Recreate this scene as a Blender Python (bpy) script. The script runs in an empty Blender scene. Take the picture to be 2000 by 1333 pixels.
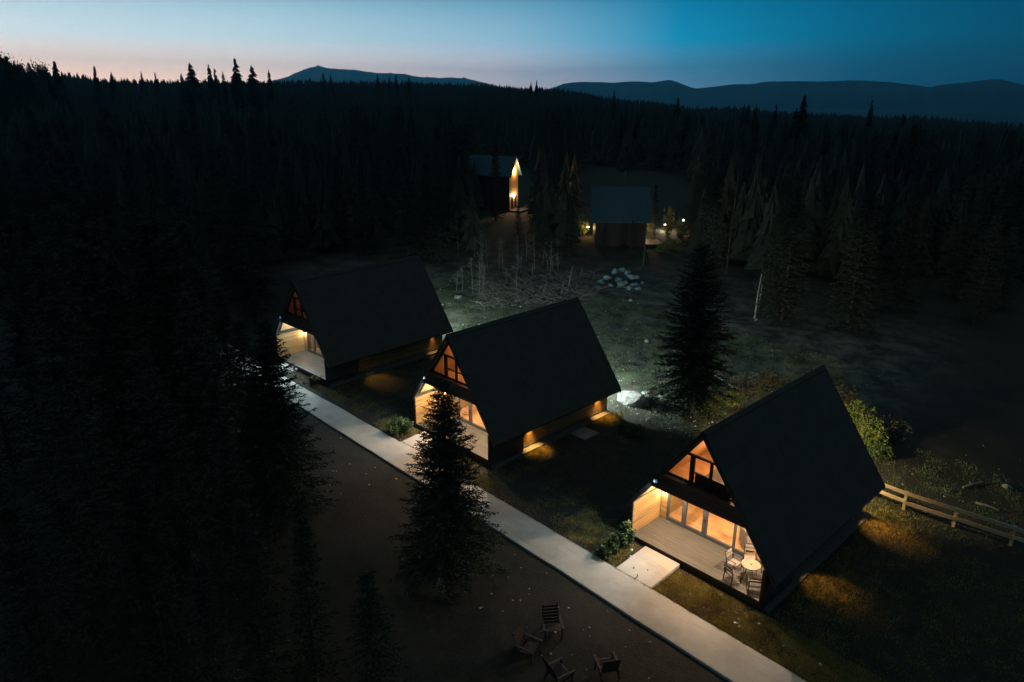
import bpy, math, random
import numpy as np
from mathutils import Vector, Matrix

# ------------------------------------------------------------------ camera, sky, exposure
sc = bpy.context.scene
COL = sc.collection
F_PX, PITCH, ROLL, YAW = 1402.16, 0.331014, 0.00156, 0.797
CAM = np.array([31.265, -25.197, 20.694])
camd = bpy.data.cameras.new('camera')
camd.sensor_width = 36.0
camd.lens = F_PX / 2000.0 * 36.0
camd.clip_start = 0.5
camd.clip_end = 40000.0
cam = bpy.data.objects.new('camera', camd)
COL.objects.link(cam)
cam.location = CAM
cam.rotation_mode = 'XYZ'
M_ = Matrix.Rotation(YAW, 4, 'Z') @ Matrix.Rotation(math.pi / 2 - PITCH, 4, 'X') @ Matrix.Rotation(ROLL, 4, 'Z')
cam.rotation_euler = M_.to_euler('XYZ')
sc.camera = cam
R3 = np.array(M_.to_3x3())
RIGHT, UP, FWD = R3[:, 0], R3[:, 1], -R3[:, 2]

sc.view_settings.view_transform = 'Standard'
sc.view_settings.look = 'None'
sc.view_settings.exposure = 0.0
sc.view_settings.gamma = 1.0
sc.view_settings.use_curve_mapping = False

SKY_STRENGTH = 1.0
HAZE_DENSITY = 0.00011
world = bpy.data.worlds.new('World')
sc.world = world
world.use_nodes = True
wn, wl = world.node_tree.nodes, world.node_tree.links
wn.clear()


def nd(nodes, t, **kw):
    n = nodes.new(t)
    for k, v in kw.items():
        setattr(n, k, v)
    return n


def ramp(nodes, stops, interp='LINEAR'):
    n = nodes.new('ShaderNodeValToRGB')
    n.color_ramp.interpolation = interp
    while len(n.color_ramp.elements) > 1:
        n.color_ramp.elements.remove(n.color_ramp.elements[-1])
    for i, (p, c) in enumerate(stops):
        e = n.color_ramp.elements[0] if i == 0 else n.color_ramp.elements.new(p)
        e.position = p
        e.color = (c[0], c[1], c[2], 1.0) if len(c) == 3 else c
    return n


def s2l(c):
    return tuple(((v / 255.0) / 12.92 if v <= 10 else (((v / 255.0) + 0.055) / 1.055) ** 2.4) for v in c)


# dusk sky: the glow of the set sun lies left of the view, colours follow azimuth from it and elevation
SUNSET = YAW + math.radians(90 + 42)          # direction of the glow, world angle
tc = nd(wn, 'ShaderNodeTexCoord')
nrm = nd(wn, 'ShaderNodeVectorMath', operation='NORMALIZE')
wl.new(tc.outputs['Generated'], nrm.inputs[0])
flat = nd(wn, 'ShaderNodeVectorMath', operation='MULTIPLY')
wl.new(nrm.outputs[0], flat.inputs[0]); flat.inputs[1].default_value = (1, 1, 0)
fn = nd(wn, 'ShaderNodeVectorMath', operation='NORMALIZE')
wl.new(flat.outputs[0], fn.inputs[0])
dt = nd(wn, 'ShaderNodeVectorMath', operation='DOT_PRODUCT')
wl.new(fn.outputs[0], dt.inputs[0]); dt.inputs[1].default_value = (math.cos(SUNSET), math.sin(SUNSET), 0)
ac = nd(wn, 'ShaderNodeMath', operation='ARCCOSINE', use_clamp=False)
wl.new(dt.outputs['Value'], ac.inputs[0])
az = nd(wn, 'ShaderNodeMath', operation='DIVIDE'); wl.new(ac.outputs[0], az.inputs[0]); az.inputs[1].default_value = math.pi


def d2(a):
    return a / 180.0


hor = ramp(wn, [(0, s2l((255, 198, 160))), (d2(8), s2l((250, 194, 160))), (d2(24), s2l((236, 198, 178))), (d2(41), s2l((192, 178, 184))),
                (d2(54), s2l((92, 134, 164))), (d2(66), s2l((24, 92, 124))), (d2(78), s2l((0, 66, 94))), (d2(110), s2l((0, 44, 66))), (1, s2l((0, 36, 56)))])
mid = ramp(wn, [(0, s2l((196, 204, 206))), (d2(8), s2l((190, 202, 205))), (d2(24), s2l((168, 190, 198))), (d2(41), s2l((130, 166, 184))),
                (d2(54), s2l((14, 136, 176))), (d2(66), s2l((0, 112, 150))), (d2(78), s2l((0, 84, 116))), (d2(110), s2l((0, 58, 84))), (1, s2l((0, 48, 72)))])
top = ramp(wn, [(0, s2l((118, 180, 208))), (d2(8), s2l((114, 178, 206))), (d2(24), s2l((98, 166, 194))), (d2(41), s2l((44, 134, 168))),
                (d2(54), s2l((0, 104, 150))), (d2(66), s2l((0, 94, 136))), (d2(78), s2l((0, 74, 108))), (d2(110), s2l((0, 54, 80))), (1, s2l((0, 44, 68)))])
for n in (hor, mid, top):
    wl.new(az.outputs[0], n.inputs['Fac'])
sep = nd(wn, 'ShaderNodeSeparateXYZ'); wl.new(nrm.outputs[0], sep.inputs[0])


def mrange(nodes, links, src, a, b, smooth=True):
    m = nd(nodes, 'ShaderNodeMapRange', interpolation_type='SMOOTHSTEP' if smooth else 'LINEAR')
    m.inputs['From Min'].default_value = a
    m.inputs['From Max'].default_value = b
    links.new(src, m.inputs['Value'])
    return m.outputs['Result']


def mixc(nodes, links, f, a, b):
    m = nd(nodes, 'ShaderNodeMix', data_type='RGBA')
    for s, v in ((m.inputs[0], f), (m.inputs[6], a), (m.inputs[7], b)):
        if hasattr(v, 'is_output'):
            links.new(v, s)
        elif isinstance(v, (int, float)):
            s.default_value = v
        else:
            s.default_value = (*v, 1.0)
    return m.outputs[2]


def gained(src, near, far):
    m = nd(wn, 'ShaderNodeMapRange', interpolation_type='SMOOTHSTEP')
    wl.new(az.outputs[0], m.inputs['Value'])
    m.inputs['From Min'].default_value = d2(40); m.inputs['From Max'].default_value = d2(74)
    m.inputs['To Min'].default_value = near; m.inputs['To Max'].default_value = far
    v = nd(wn, 'ShaderNodeVectorMath', operation='SCALE')
    wl.new(src, v.inputs[0]); wl.new(m.outputs[0], v.inputs['Scale'])
    return v.outputs[0]


c1 = mixc(wn, wl, mrange(wn, wl, sep.outputs['Z'], 0.005, 0.065, False), gained(hor.outputs[0], 3.0, 1.0), gained(mid.outputs[0], 2.1, .95))
c2 = mixc(wn, wl, mrange(wn, wl, sep.outputs['Z'], 0.065, 0.135, False), c1, gained(top.outputs[0], 1.12, .9))
c3 = mixc(wn, wl, mrange(wn, wl, sep.outputs['Z'], 0.13, 0.75), c2, (.085, .122, .130))
bg = nd(wn, 'ShaderNodeBackground'); bg.inputs['Strength'].default_value = SKY_STRENGTH
wl.new(c3, bg.inputs['Color'])
wo = nd(wn, 'ShaderNodeOutputWorld'); wl.new(bg.outputs[0], wo.inputs['Surface'])

# ------------------------------------------------------------------ projection helpers (pixels of the 2000x1333 photograph)


def ray(px, py):
    d = FWD * F_PX + RIGHT * (px - 1000.0) - UP * (py - 666.5)
    return d / np.linalg.norm(d)


def project(p):
    q = np.array(p, float) - CAM
    w = q @ FWD
    return 1000 + F_PX * (q @ RIGHT) / w, 666.5 - F_PX * (q @ UP) / w, w


CREST = [(-600, 120), (0, 136), (130, 148), (200, 156), (350, 158), (550, 158), (740, 160), (960, 163), (1090, 176), (1300, 203), (1450, 216), (1600, 226), (1750, 232), (2000, 250), (2600, 262)]
CA, CZ = [], []
RC = 620.0
for x_, y_ in CREST:
    r_ = ray(x_, y_)
    h_ = math.hypot(r_[0], r_[1])
    CA.append(math.atan2(r_[1], r_[0]))
    CZ.append(CAM[2] + r_[2] / h_ * RC - 12.0)
o_ = np.argsort(CA)
CA, CZ = np.array(CA)[o_], np.array(CZ)[o_]


def sst(a, b, x):
    t = np.clip((x - a) / (b - a), 0, 1)
    return t * t * (3 - 2 * t)


def terrain(x, y):
    x = np.asarray(x, float); y = np.asarray(y, float)
    base = -0.0285 * 70 * np.tanh(x / 70.0)
    r = np.hypot(x - CAM[0], y - CAM[1])
    a = np.arctan2(y - CAM[1], x - CAM[0])
    a = np.where(a < -math.pi / 2, a + 2 * math.pi, a)
    cz = np.interp(a, CA, CZ)
    s = sst(110, RC, r)
    z = base * (1 - s) + cz * s
    s2 = sst(RC + 60, RC + 1500, r)
    z = z * (1 - s2) + (-60) * s2
    far = sst(90, 200, r) * (1 - s2)
    z = z + far * (1.2 * np.sin(x * 0.031 + 1) * np.cos(y * 0.027) + 0.8 * np.sin(x * 0.07 + y * 0.05))
    rough = sst(14.5, 19, y) * (1 - sst(60, 90, r)) + sst(4.5, 8, -y)* 0.5
    z = z + np.clip(rough, 0, 1) * (0.10 * np.sin(x * 0.9 + 0.4 * y) * np.cos(y * 0.7) + 0.05 * np.sin(x * 2.1 + 3) * np.sin(y * 1.7 + x))
    return z


def T(x, y):
    return float(terrain(x, y))


def on_ground(px, py, dz=0.0):
    r = ray(px, py)
    t = 10.0
    for _ in range(400):
        p = CAM + r * t
        g = T(p[0], p[1]) + dz
        if p[2] - g < 0.003 * max(1, t / 40):
            break
        t += max((p[2] - g) * 0.9, 0.01)
    return CAM + r * t


# ------------------------------------------------------------------ mesh builder
class MB:
    def __init__(s):
        s.v, s.f = [], []

    def add(s, verts, faces):
        n = len(s.v)
        s.v.extend([tuple(map(float, p)) for p in verts])
        s.f.extend([tuple(i + n for i in f) for f in faces])
        return s

    def box(s, a, b):
        x0, y0, z0 = a; x1, y1, z1 = b
        return s.add([(x0, y0, z0), (x1, y0, z0), (x1, y1, z0), (x0, y1, z0), (x0, y0, z1), (x1, y0, z1), (x1, y1, z1), (x0, y1, z1)],
                     [(3, 2, 1, 0), (4, 5, 6, 7), (0, 1, 5, 4), (1, 2, 6, 5), (2, 3, 7, 6), (3, 0, 4, 7)])

    def beam(s, p, q, w, h=None, up=(0, 0, 1)):
        h = h or w
        p, q = Vector(p), Vector(q)
        d = (q - p).normalized()
        u = Vector(up)
        if abs(d.dot(u)) > .98:
            u = Vector((1, 0, 0))
        a = d.cross(u).normalized() * w / 2
        b = a.cross(d).normalized() * h / 2
        vs = [p - a - b, p + a - b, p + a + b, p - a + b, q - a - b, q + a - b, q + a + b, q - a + b]
        return s.add(vs, [(0, 1, 2, 3), (7, 6, 5, 4), (4, 5, 1, 0), (5, 6, 2, 1), (6, 7, 3, 2), (7, 4, 0, 3)])

    def tube(s, pts, rad, n=8, caps=True):
        pts = [Vector(p) for p in pts]
        if not hasattr(rad, '__len__'):
            rad = [rad] * len(pts)
        rings = []
        prev = None
        for i, p in enumerate(pts):
            d = (pts[min(i + 1, len(pts) - 1)] - pts[max(i - 1, 0)]).normalized()
            if prev is None:
                a = d.orthogonal().normalized()
            else:
                a = (prev - d * prev.dot(d)).normalized()
            prev = a
            b = d.cross(a)
            rings.append([p + (a * math.cos(t) + b * math.sin(t)) * rad[i] for t in [2 * math.pi * k / n for k in range(n)]])
        vs = [v for r in rings for v in r]
        fs = []
        for i in range(len(pts) - 1):
            for k in range(n):
                k2 = (k + 1) % n
                fs.append((i * n + k, i * n + k2, (i + 1) * n + k2, (i + 1) * n + k))
        if caps:
            fs.append(tuple(range(n - 1, -1, -1)))
            fs.append(tuple(range((len(pts) - 1) * n, len(pts) * n)))
        return s.add(vs, fs)

    def prism(s, poly, y0, y1):
        """poly of (x, z), counter-clockwise seen from -y; extruded y0..y1"""
        n = len(poly)
        vs = [(x, y0, z) for x, z in poly] + [(x, y1, z) for x, z in poly]
        fs = [tuple(range(n)), tuple(range(2 * n - 1, n - 1, -1))]
        for i in range(n):
            j = (i + 1) % n
            fs.append((j, i, i + n, j + n))
        return s.add(vs, fs)

    def plan(s, poly, z0, z1):
        n = len(poly)
        vs = [(x, y, z0) for x, y in poly] + [(x, y, z1) for x, y in poly]
        fs = [tuple(range(n - 1, -1, -1)), tuple(range(n, 2 * n))]
        for i in range(n):
            j = (i + 1) % n
            fs.append((i, j, j + n, i + n))
        return s.add(vs, fs)

    def mesh(s, name, mat, smooth=False, bevel=0.0):
        me = bpy.data.meshes.new(name)
        me.from_pydata(s.v, [], s.f)
        me.materials.append(mat)
        if smooth:
            me.shade_smooth()
        me.update()
        return me


def soup_mesh(name, verts, tri, mat, smooth=False):
    """fast mesh from numpy: verts (n,3), faces (m,3) or (m,4)"""
    me = bpy.data.meshes.new(name)
    k = tri.shape[1]
    me.vertices.add(len(verts)); me.vertices.foreach_set('co', np.asarray(verts, np.float32).ravel())
    me.loops.add(tri.size); me.loops.foreach_set('vertex_index', tri.astype(np.int32).ravel())
    me.polygons.add(len(tri)); me.polygons.foreach_set('loop_start', np.arange(0, tri.size, k, dtype=np.int32))
    me.update(calc_edges=True)
    me.materials.append(mat)
    if smooth:
        me.shade_smooth()
    me.validate()
    return me


def link(name, data, parent=None, loc=None, rotz=None, label=None, cat=None, group=None, kind=None):
    o = bpy.data.objects.new(name, data)
    COL.objects.link(o)
    if parent is not None:
        o.parent = parent
    if loc is not None:
        o.location = loc
    if rotz is not None:
        o.rotation_euler = (0, 0, rotz)
    for k, v in (('label', label), ('category', cat), ('group', group), ('kind', kind)):
        if v:
            o[k] = v
    return o


def part(name, mb, mat, parent, bevel=0.0, **kw):
    o = link(name, mb.mesh(name, mat), parent, **kw)
    if bevel:
        m = o.modifiers.new('bevel', 'BEVEL'); m.width = bevel; m.segments = 2; m.limit_method = 'ANGLE'
    return o


def copy_tree(o, parent=None):
    c = o.copy(); COL.objects.link(c)
    if parent:
        c.parent = parent
    for ch in list(o.children):
        copy_tree(ch, c)
    return c


# ------------------------------------------------------------------ materials
def make_mat(name, col, rough=0.7, metal=0.0, var=0.25, scale=3.0, bump=0.0, bscale=40.0, col2=None, stretch=(1, 1, 1), objvar=0.0, spec=0.5, detail=6):
    m = bpy.data.materials.new(name); m.use_nodes = True
    n, l = m.node_tree.nodes, m.node_tree.links
    b = n['Principled BSDF']
    b.inputs['Roughness'].default_value = rough
    b.inputs['Metallic'].default_value = metal
    b.inputs['Specular IOR Level'].default_value = spec
    t = nd(n, 'ShaderNodeTexCoord')
    mp = nd(n, 'ShaderNodeMapping'); mp.inputs['Scale'].default_value = stretch
    l.new(t.outputs['Object'], mp.inputs[0])
    vec = mp.outputs[0]
    oi = nd(n, 'ShaderNodeObjectInfo')
    if objvar:
        ad = nd(n, 'ShaderNodeVectorMath', operation='ADD')
        mu = nd(n, 'ShaderNodeMath', operation='MULTIPLY'); mu.inputs[1].default_value = 37.0
        l.new(oi.outputs['Random'], mu.inputs[0]); l.new(mp.outputs[0], ad.inputs[0]); l.new(mu.outputs[0], ad.inputs[1])
        vec = ad.outputs[0]
    nz = nd(n, 'ShaderNodeTexNoise'); nz.inputs['Scale'].default_value = scale; nz.inputs['Detail'].default_value = detail
    nz.inputs['Roughness'].default_value = 0.62
    l.new(vec, nz.inputs['Vector'])
    c2 = col2 if col2 else tuple(v * (1 - var) for v in col)
    c1 = col if col2 else tuple(min(v * (1 + var), 0.95) for v in col)
    f = mrange(n, l, nz.outputs['Fac'], 0.3, 0.7)
    c = mixc(n, l, f, c2, c1)
    if objvar:
        hs = nd(n, 'ShaderNodeHueSaturation')
        mr = nd(n, 'ShaderNodeMapRange'); l.new(oi.outputs['Random'], mr.inputs['Value'])
        mr.inputs['To Min'].default_value = 1 - objvar; mr.inputs['To Max'].default_value = 1 + objvar
        l.new(mr.outputs[0], hs.inputs['Value']); l.new(c, hs.inputs['Color'])
        c = hs.outputs[0]
    l.new(c, b.inputs['Base Color'])
    if bump:
        nb = nd(n, 'ShaderNodeTexNoise'); nb.inputs['Scale'].default_value = bscale; nb.inputs['Detail'].default_value = 5
        l.new(vec, nb.inputs['Vector'])
        bp = nd(n, 'ShaderNodeBump'); bp.inputs['Strength'].default_value = bump; bp.inputs['Distance'].default_value = 0.03
        l.new(nb.outputs['Fac'], bp.inputs['Height']); l.new(bp.outputs[0], b.inputs['Normal'])
    return m


def wood_mat(name, light, dark, along='X', rough=0.6, objvar=0.18, knots=True):
    s = {'X': (0.35, 6, 6), 'Y': (6, 0.35, 6), 'Z': (6, 6, 0.35)}[along]
    m = make_mat(name, light, rough=rough, scale=2.2, col2=dark, stretch=s, objvar=objvar, bump=0.12, bscale=6, spec=0.3)
    return m


MAT = dict(
    roof=make_mat('dark_roof_metal', (0.060, 0.060, 0.052), rough=0.75, var=0.15, scale=1.5, bump=0.03, spec=0.25),
    trim=make_mat('dark_trim_paint', (0.02, 0.018, 0.018), rough=0.55, var=0.2, spec=0.3),
    band=make_mat('dark_stained_and_unlit_boards', (0.028, 0.020, 0.018), rough=0.6, var=0.3, scale=2, stretch=(.4, 5, 5), spec=0.3),
    frame=make_mat('grey_window_frame', (0.055, 0.060, 0.066), rough=0.4, var=0.1, spec=0.4),
    wall=wood_mat('honey_wood_cladding_along_depth', (0.36, 0.235, 0.10), (0.21, 0.12, 0.045), 'Y'),
    wallx=wood_mat('honey_wood_cladding_along_width', (0.36, 0.235, 0.10), (0.21, 0.12, 0.045), 'X'),
    inner=wood_mat('interior_wood_lining', (0.52, 0.33, 0.16), (0.34, 0.19, 0.08), 'Y', objvar=0.1),
    floor=wood_mat('interior_wood_floor', (0.50, 0.31, 0.15), (0.33, 0.19, 0.085), 'X', rough=0.45, objvar=0.08),
    deck=wood_mat('weathered_grey_deck_boards', (0.088, 0.085, 0.075), (0.056, 0.054, 0.048), 'X', rough=0.5, objvar=0.14),
    plinth=make_mat('grey_plinth_concrete', (0.10, 0.098, 0.095), rough=0.9, var=0.25, scale=5, bump=0.3),
    fence=wood_mat('raw_fence_timber', (0.60, 0.44, 0.28), (0.40, 0.28, 0.165), 'X', rough=0.8),
    slat=wood_mat('red_brown_chair_slats', (0.075, 0.046, 0.035), (0.045, 0.027, 0.021), 'X', rough=0.6),
    black=make_mat('black_powder_coated_steel', (0.02, 0.02, 0.022), rough=0.4, var=0.1, spec=0.4),
    pale=wood_mat('pale_table_wood', (0.25, 0.205, 0.145), (0.19, 0.15, 0.10), 'X', rough=0.5, objvar=0.06),
    sling=make_mat('pale_woven_sling', (0.20, 0.17, 0.15), rough=0.85, var=0.12, scale=30),
    dsling=make_mat('dark_woven_sling', (0.05, 0.043, 0.038), rough=0.85, var=0.15, scale=30),
    sofa=make_mat('taupe_upholstery', (0.16, 0.13, 0.11), rough=0.95, var=0.2, scale=8, bump=0.2),
    rock=make_mat('pale_rock', (0.36, 0.36, 0.35), rough=0.9, scale=2.6, col2=(0.12, 0.12, 0.115), bump=0.9, bscale=7, objvar=0.15),
    skylit_rock=make_mat('rock_with_skylight_tint', (0.22, 0.34, 0.40), rough=0.85, scale=2.6, col2=(0.11, 0.17, 0.20), bump=0.7, bscale=7, objvar=0.2),  # blue of the skylight painted into the colour of white rock
    bark=make_mat('spruce_bark', (0.07, 0.055, 0.045), rough=0.95, var=0.4, scale=8, bump=0.5, bscale=25, stretch=(1, 1, .3)),
    palebark=make_mat('pale_birch_bark', (0.34, 0.34, 0.31), rough=0.9, var=0.3, scale=5, stretch=(1, 1, .5)),
    needles=make_mat('spruce_needles', (0.042, 0.055, 0.034), rough=0.75, col2=(0.028, 0.038, 0.025), scale=1.5, spec=0.12, objvar=0.2),
    farneedles=make_mat('far_spruce_needles', (0.058, 0.064, 0.046), rough=0.9, col2=(0.040, 0.046, 0.034), scale=1.5, spec=0.05, objvar=0.2),
    leaf=make_mat('shrub_leaves', (0.075, 0.115, 0.035), rough=0.6, col2=(0.04, 0.075, 0.03), scale=2.5, spec=0.3),
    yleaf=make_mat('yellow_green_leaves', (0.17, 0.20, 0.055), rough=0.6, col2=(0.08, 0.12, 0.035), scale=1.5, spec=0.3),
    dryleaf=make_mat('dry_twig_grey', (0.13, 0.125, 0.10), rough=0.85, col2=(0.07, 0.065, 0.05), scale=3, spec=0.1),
    grass=make_mat('lawn_grass', (0.40, 0.34, 0.10), rough=0.8, col2=(0.27, 0.19, 0.07), scale=0.9, spec=0.15),
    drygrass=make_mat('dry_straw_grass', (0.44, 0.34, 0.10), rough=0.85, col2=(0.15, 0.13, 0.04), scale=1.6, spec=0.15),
    coolgrass=make_mat('clearing_grass', (0.13, 0.19, 0.10), rough=0.85, col2=(0.09, 0.10, 0.065), scale=0.8, spec=0.15),
    slab=make_mat('covered_hatch_slab', (0.24, 0.19, 0.16), rough=0.9, var=0.25, scale=5, bump=0.2),
    farroof=make_mat('blue_metal_roof_with_sky_tint', (0.016, 0.060, 0.085), rough=0.5, metal=0.2, var=0.15, scale=1.5, stretch=(6, 1, 1)),  # blue metal, with the reflected sky also put into its colour
    twig=make_mat('bleached_dead_wood', (0.20, 0.195, 0.17), rough=0.9, var=0.4, scale=2),
    pebble=make_mat('pale_pebbles', (0.5, 0.5, 0.48), rough=0.85, var=0.3, scale=1.0),
    soil=make_mat('dark_stain', (0.035, 0.025, 0.02), rough=0.95),
    white=make_mat('white_plastic_housing', (0.55, 0.6, 0.7), rough=0.4, var=0.05),
)


def glow(name, col, strength):
    m = bpy.data.materials.new(name); m.use_nodes = True
    n, l = m.node_tree.nodes, m.node_tree.links
    b = n['Principled BSDF']
    b.inputs['Base Color'].default_value = (0.8, 0.8, 0.8, 1)
    b.inputs['Emission Color'].default_value = (*col, 1)
    b.inputs['Emission Strength'].default_value = strength
    return m


WARM = (1.0, 0.56, 0.24)
WARM2 = (1.0, 0.62, 0.33)
AMBER = (1.0, 0.52, 0.13)
COOL = (0.80, 0.97, 0.90)
COOLB = (0.55, 0.85, 1.0)
MAT['lamp_warm'] = glow('lit_warm_lamp_glass', (1, .8, .5), 14)
MAT['lamp_lantern'] = glow('lit_lantern_glass', (1, .78, .45), 40)
MAT['lamp_cool'] = glow('lit_cool_flood_glass', (.30, .50, 1), .22)
MAT['lamp_amber'] = glow('lit_amber_lamp_glass', (1, .7, .3), 8)


def glass_mat():
    m = bpy.data.materials.new('clear_window_glass'); m.use_nodes = True
    n, l = m.node_tree.nodes, m.node_tree.links
    n.remove(n['Principled BSDF'])
    tr = nd(n, 'ShaderNodeBsdfTransparent'); tr.inputs[0].default_value = (0.93, 0.93, 0.92, 1)
    gl = nd(n, 'ShaderNodeBsdfGlossy'); gl.inputs['Roughness'].default_value = 0.03
    la = nd(n, 'ShaderNodeLayerWeight'); la.inputs['Blend'].default_value = 0.5
    pw = nd(n, 'ShaderNodeMath', operation='POWER'); l.new(la.outputs['Facing'], pw.inputs[0]); pw.inputs[1].default_value = 4.0
    lw = nd(n, 'ShaderNodeMath', operation='MULTIPLY_ADD'); l.new(pw.outputs[0], lw.inputs[0]); lw.inputs[1].default_value = 0.5; lw.inputs[2].default_value = 0.025
    mx = nd(n, 'ShaderNodeMixShader')
    l.new(lw.outputs[0], mx.inputs[0]); l.new(tr.outputs[0], mx.inputs[1]); l.new(gl.outputs[0], mx.inputs[2])
    l.new(mx.outputs[0], n['Material Output'].inputs['Surface'])
    return m


MAT['glass'] = glass_mat()


def ground_mat():
    m = bpy.data.materials.new('dark_yard_soil_and_turf'); m.use_nodes = True
    n, l = m.node_tree.nodes, m.node_tree.links
    b = n['Principled BSDF']; b.inputs['Roughness'].default_value = 0.95; b.inputs['Specular IOR Level'].default_value = 0.15
    t = nd(n, 'ShaderNodeTexCoord')

    def noise(s, d=6, r=.6, dist=0.0):
        z = nd(n, 'ShaderNodeTexNoise'); z.inputs['Scale'].default_value = s; z.inputs['Detail'].default_value = d
        z.inputs['Roughness'].default_value = r; z.inputs['Distortion'].default_value = dist
        l.new(t.outputs['Object'], z.inputs['Vector']); return z.outputs['Fac']
    c = mixc(n, l, mrange(n, l, noise(0.22, 9, .7, .1), .38, .62), (0.036, 0.031, 0.026), (0.025, 0.026, 0.020))
    c = mixc(n, l, mrange(n, l, noise(1.3, 9, .75, .1), .45, .75), c, (0.048, 0.042, 0.035))
    c = mixc(n, l, mrange(n, l, noise(9, 8, .7), .55, .8), c, (0.10, 0.09, 0.076))
    # ground behind the cabins is paler in patches, fading out to the right
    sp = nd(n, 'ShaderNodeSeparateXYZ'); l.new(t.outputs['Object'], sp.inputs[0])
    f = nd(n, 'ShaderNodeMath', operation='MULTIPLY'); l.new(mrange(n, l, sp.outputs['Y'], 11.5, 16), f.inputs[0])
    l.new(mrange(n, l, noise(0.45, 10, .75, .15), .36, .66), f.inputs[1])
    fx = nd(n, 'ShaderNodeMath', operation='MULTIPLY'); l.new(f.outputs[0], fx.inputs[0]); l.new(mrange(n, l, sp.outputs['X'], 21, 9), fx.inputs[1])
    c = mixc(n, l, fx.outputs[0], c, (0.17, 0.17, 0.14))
    ln = nd(n, 'ShaderNodeVectorMath', operation='LENGTH'); l.new(t.outputs['Object'], ln.inputs[0])
    c = mixc(n, l, mrange(n, l, ln.outputs['Value'], 34, 62), c, (0.036, 0.038, 0.026))
    c = mixc(n, l, mrange(n, l, ln.outputs['Value'], 600, 1000), c, (0.014, 0.018, 0.014))
    l.new(c, b.inputs['Base Color'])
    bp = nd(n, 'ShaderNodeBump'); bp.inputs['Strength'].default_value = 0.7; bp.inputs['Distance'].default_value = 0.05
    ad = nd(n, 'ShaderNodeMath', operation='ADD'); l.new(noise(3.2, 10, .75, 0), ad.inputs[0]); l.new(noise(14, 6, .7), ad.inputs[1])
    l.new(ad.outputs[0], bp.inputs['Height']); l.new(bp.outputs[0], b.inputs['Normal'])
    return m


MAT['ground'] = ground_mat()


def path_mat():
    m = bpy.data.materials.new('pale_trowelled_concrete'); m.use_nodes = True
    n, l = m.node_tree.nodes, m.node_tree.links
    b = n['Principled BSDF']; b.inputs['Roughness'].default_value = 0.85; b.inputs['Specular IOR Level'].default_value = 0.25
    t = nd(n, 'ShaderNodeTexCoord')

    def noise(s, d=8, r=.65, st=(1, 1, 1)):
        mp = nd(n, 'ShaderNodeMapping'); mp.inputs['Scale'].default_value = st; l.new(t.outputs['Object'], mp.inputs[0])
        z = nd(n, 'ShaderNodeTexNoise'); z.inputs['Scale'].default_value = s; z.inputs['Detail'].default_value = d; z.inputs['Roughness'].default_value = r
        l.new(mp.outputs[0], z.inputs['Vector']); return z.outputs['Fac']
    c = mixc(n, l, mrange(n, l, noise(.45), .3, .7), (0.34, 0.31, 0.275), (0.49, 0.45, 0.40))
    c = mixc(n, l, mrange(n, l, noise(1.7, 9, .7, (.25, 1.4, 1)), .52, .8), c, (0.30, 0.27, 0.235))
    c = mixc(n, l, mrange(n, l, noise(11, 6, .7), .62, .80), c, (0.25, 0.22, 0.19))
    # soil washed over the long edges
    sp = nd(n, 'ShaderNodeSeparateXYZ'); l.new(t.outputs['Object'], sp.inputs[0])
    a = nd(n, 'ShaderNodeMath', operation='ADD'); a.inputs[1].default_value = 2.985; l.new(sp.outputs['Y'], a.inputs[0])
    ab = nd(n, 'ShaderNodeMath', operation='ABSOLUTE'); l.new(a.outputs[0], ab.inputs[0])
    ad = nd(n, 'ShaderNodeMath', operation='MULTIPLY_ADD'); l.new(noise(2.4, 9, .75), ad.inputs[0]); ad.inputs[1].default_value = .75; l.new(ab.outputs[0], ad.inputs[2])
    fy = nd(n, 'ShaderNodeMath', operation='LESS_THAN'); l.new(ab.outputs[0], fy.inputs[0]); fy.inputs[1].default_value = 1.2
    fm = nd(n, 'ShaderNodeMath', operation='MULTIPLY'); l.new(mrange(n, l, ad.outputs[0], 1.40, 1.60), fm.inputs[0]); l.new(fy.outputs[0], fm.inputs[1])
    c = mixc(n, l, fm.outputs[0], c, (0.13, 0.105, 0.08))
    l.new(c, b.inputs['Base Color'])
    bp = nd(n, 'ShaderNodeBump'); bp.inputs['Strength'].default_value = .25; bp.inputs['Distance'].default_value = .02
    l.new(noise(16, 6, .7), bp.inputs['Height']); l.new(bp.outputs[0], b.inputs['Normal'])
    return m


MAT['path'] = path_mat()
MAT['mountain'] = make_mat('far_forested_slope', (0.03, 0.036, 0.03), rough=1.0, var=0.3, scale=0.002, spec=0.0)

# ------------------------------------------------------------------ the setting: ground, path, mountains, haze
rings = [0.0]
r = 0.0
while r < 13000:
    r += 0.5 if r < 8 else max(0.9, r * 0.022)
    rings.append(r)
cx, cy = 6.0, 4.0
NA = 320
ang = np.linspace(0, 2 * math.pi, NA, endpoint=False)
rr = np.array(rings[1:])
X = cx + np.outer(rr, np.cos(ang)); Y = cy + np.outer(rr, np.sin(ang))
Z = terrain(X, Y)
verts = np.concatenate([[[cx, cy, T(cx, cy)]], np.stack([X, Y, Z], -1).reshape(-1, 3)])
ii, jj = np.meshgrid(np.arange(len(rr) - 1), np.arange(NA), indexing='ij')
j2 = (jj + 1) % NA
q = np.stack([1 + ii * NA + jj, 1 + (ii + 1) * NA + jj, 1 + (ii + 1) * NA + j2, 1 + ii * NA + j2], -1).reshape(-1, 4)
q = q[:, [0, 1, 2, 3]]
fan = np.array([[0, 1 + j, 1 + (j + 1) % NA] for j in range(NA)])
tri = np.concatenate([fan, q[:, [0, 1, 2]], q[:, [0, 2, 3]]])
link('ground', soup_mesh('ground', verts, tri, MAT['ground'], True), label='dark uneven yard soil and turf around the cabins', kind='structure')


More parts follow.
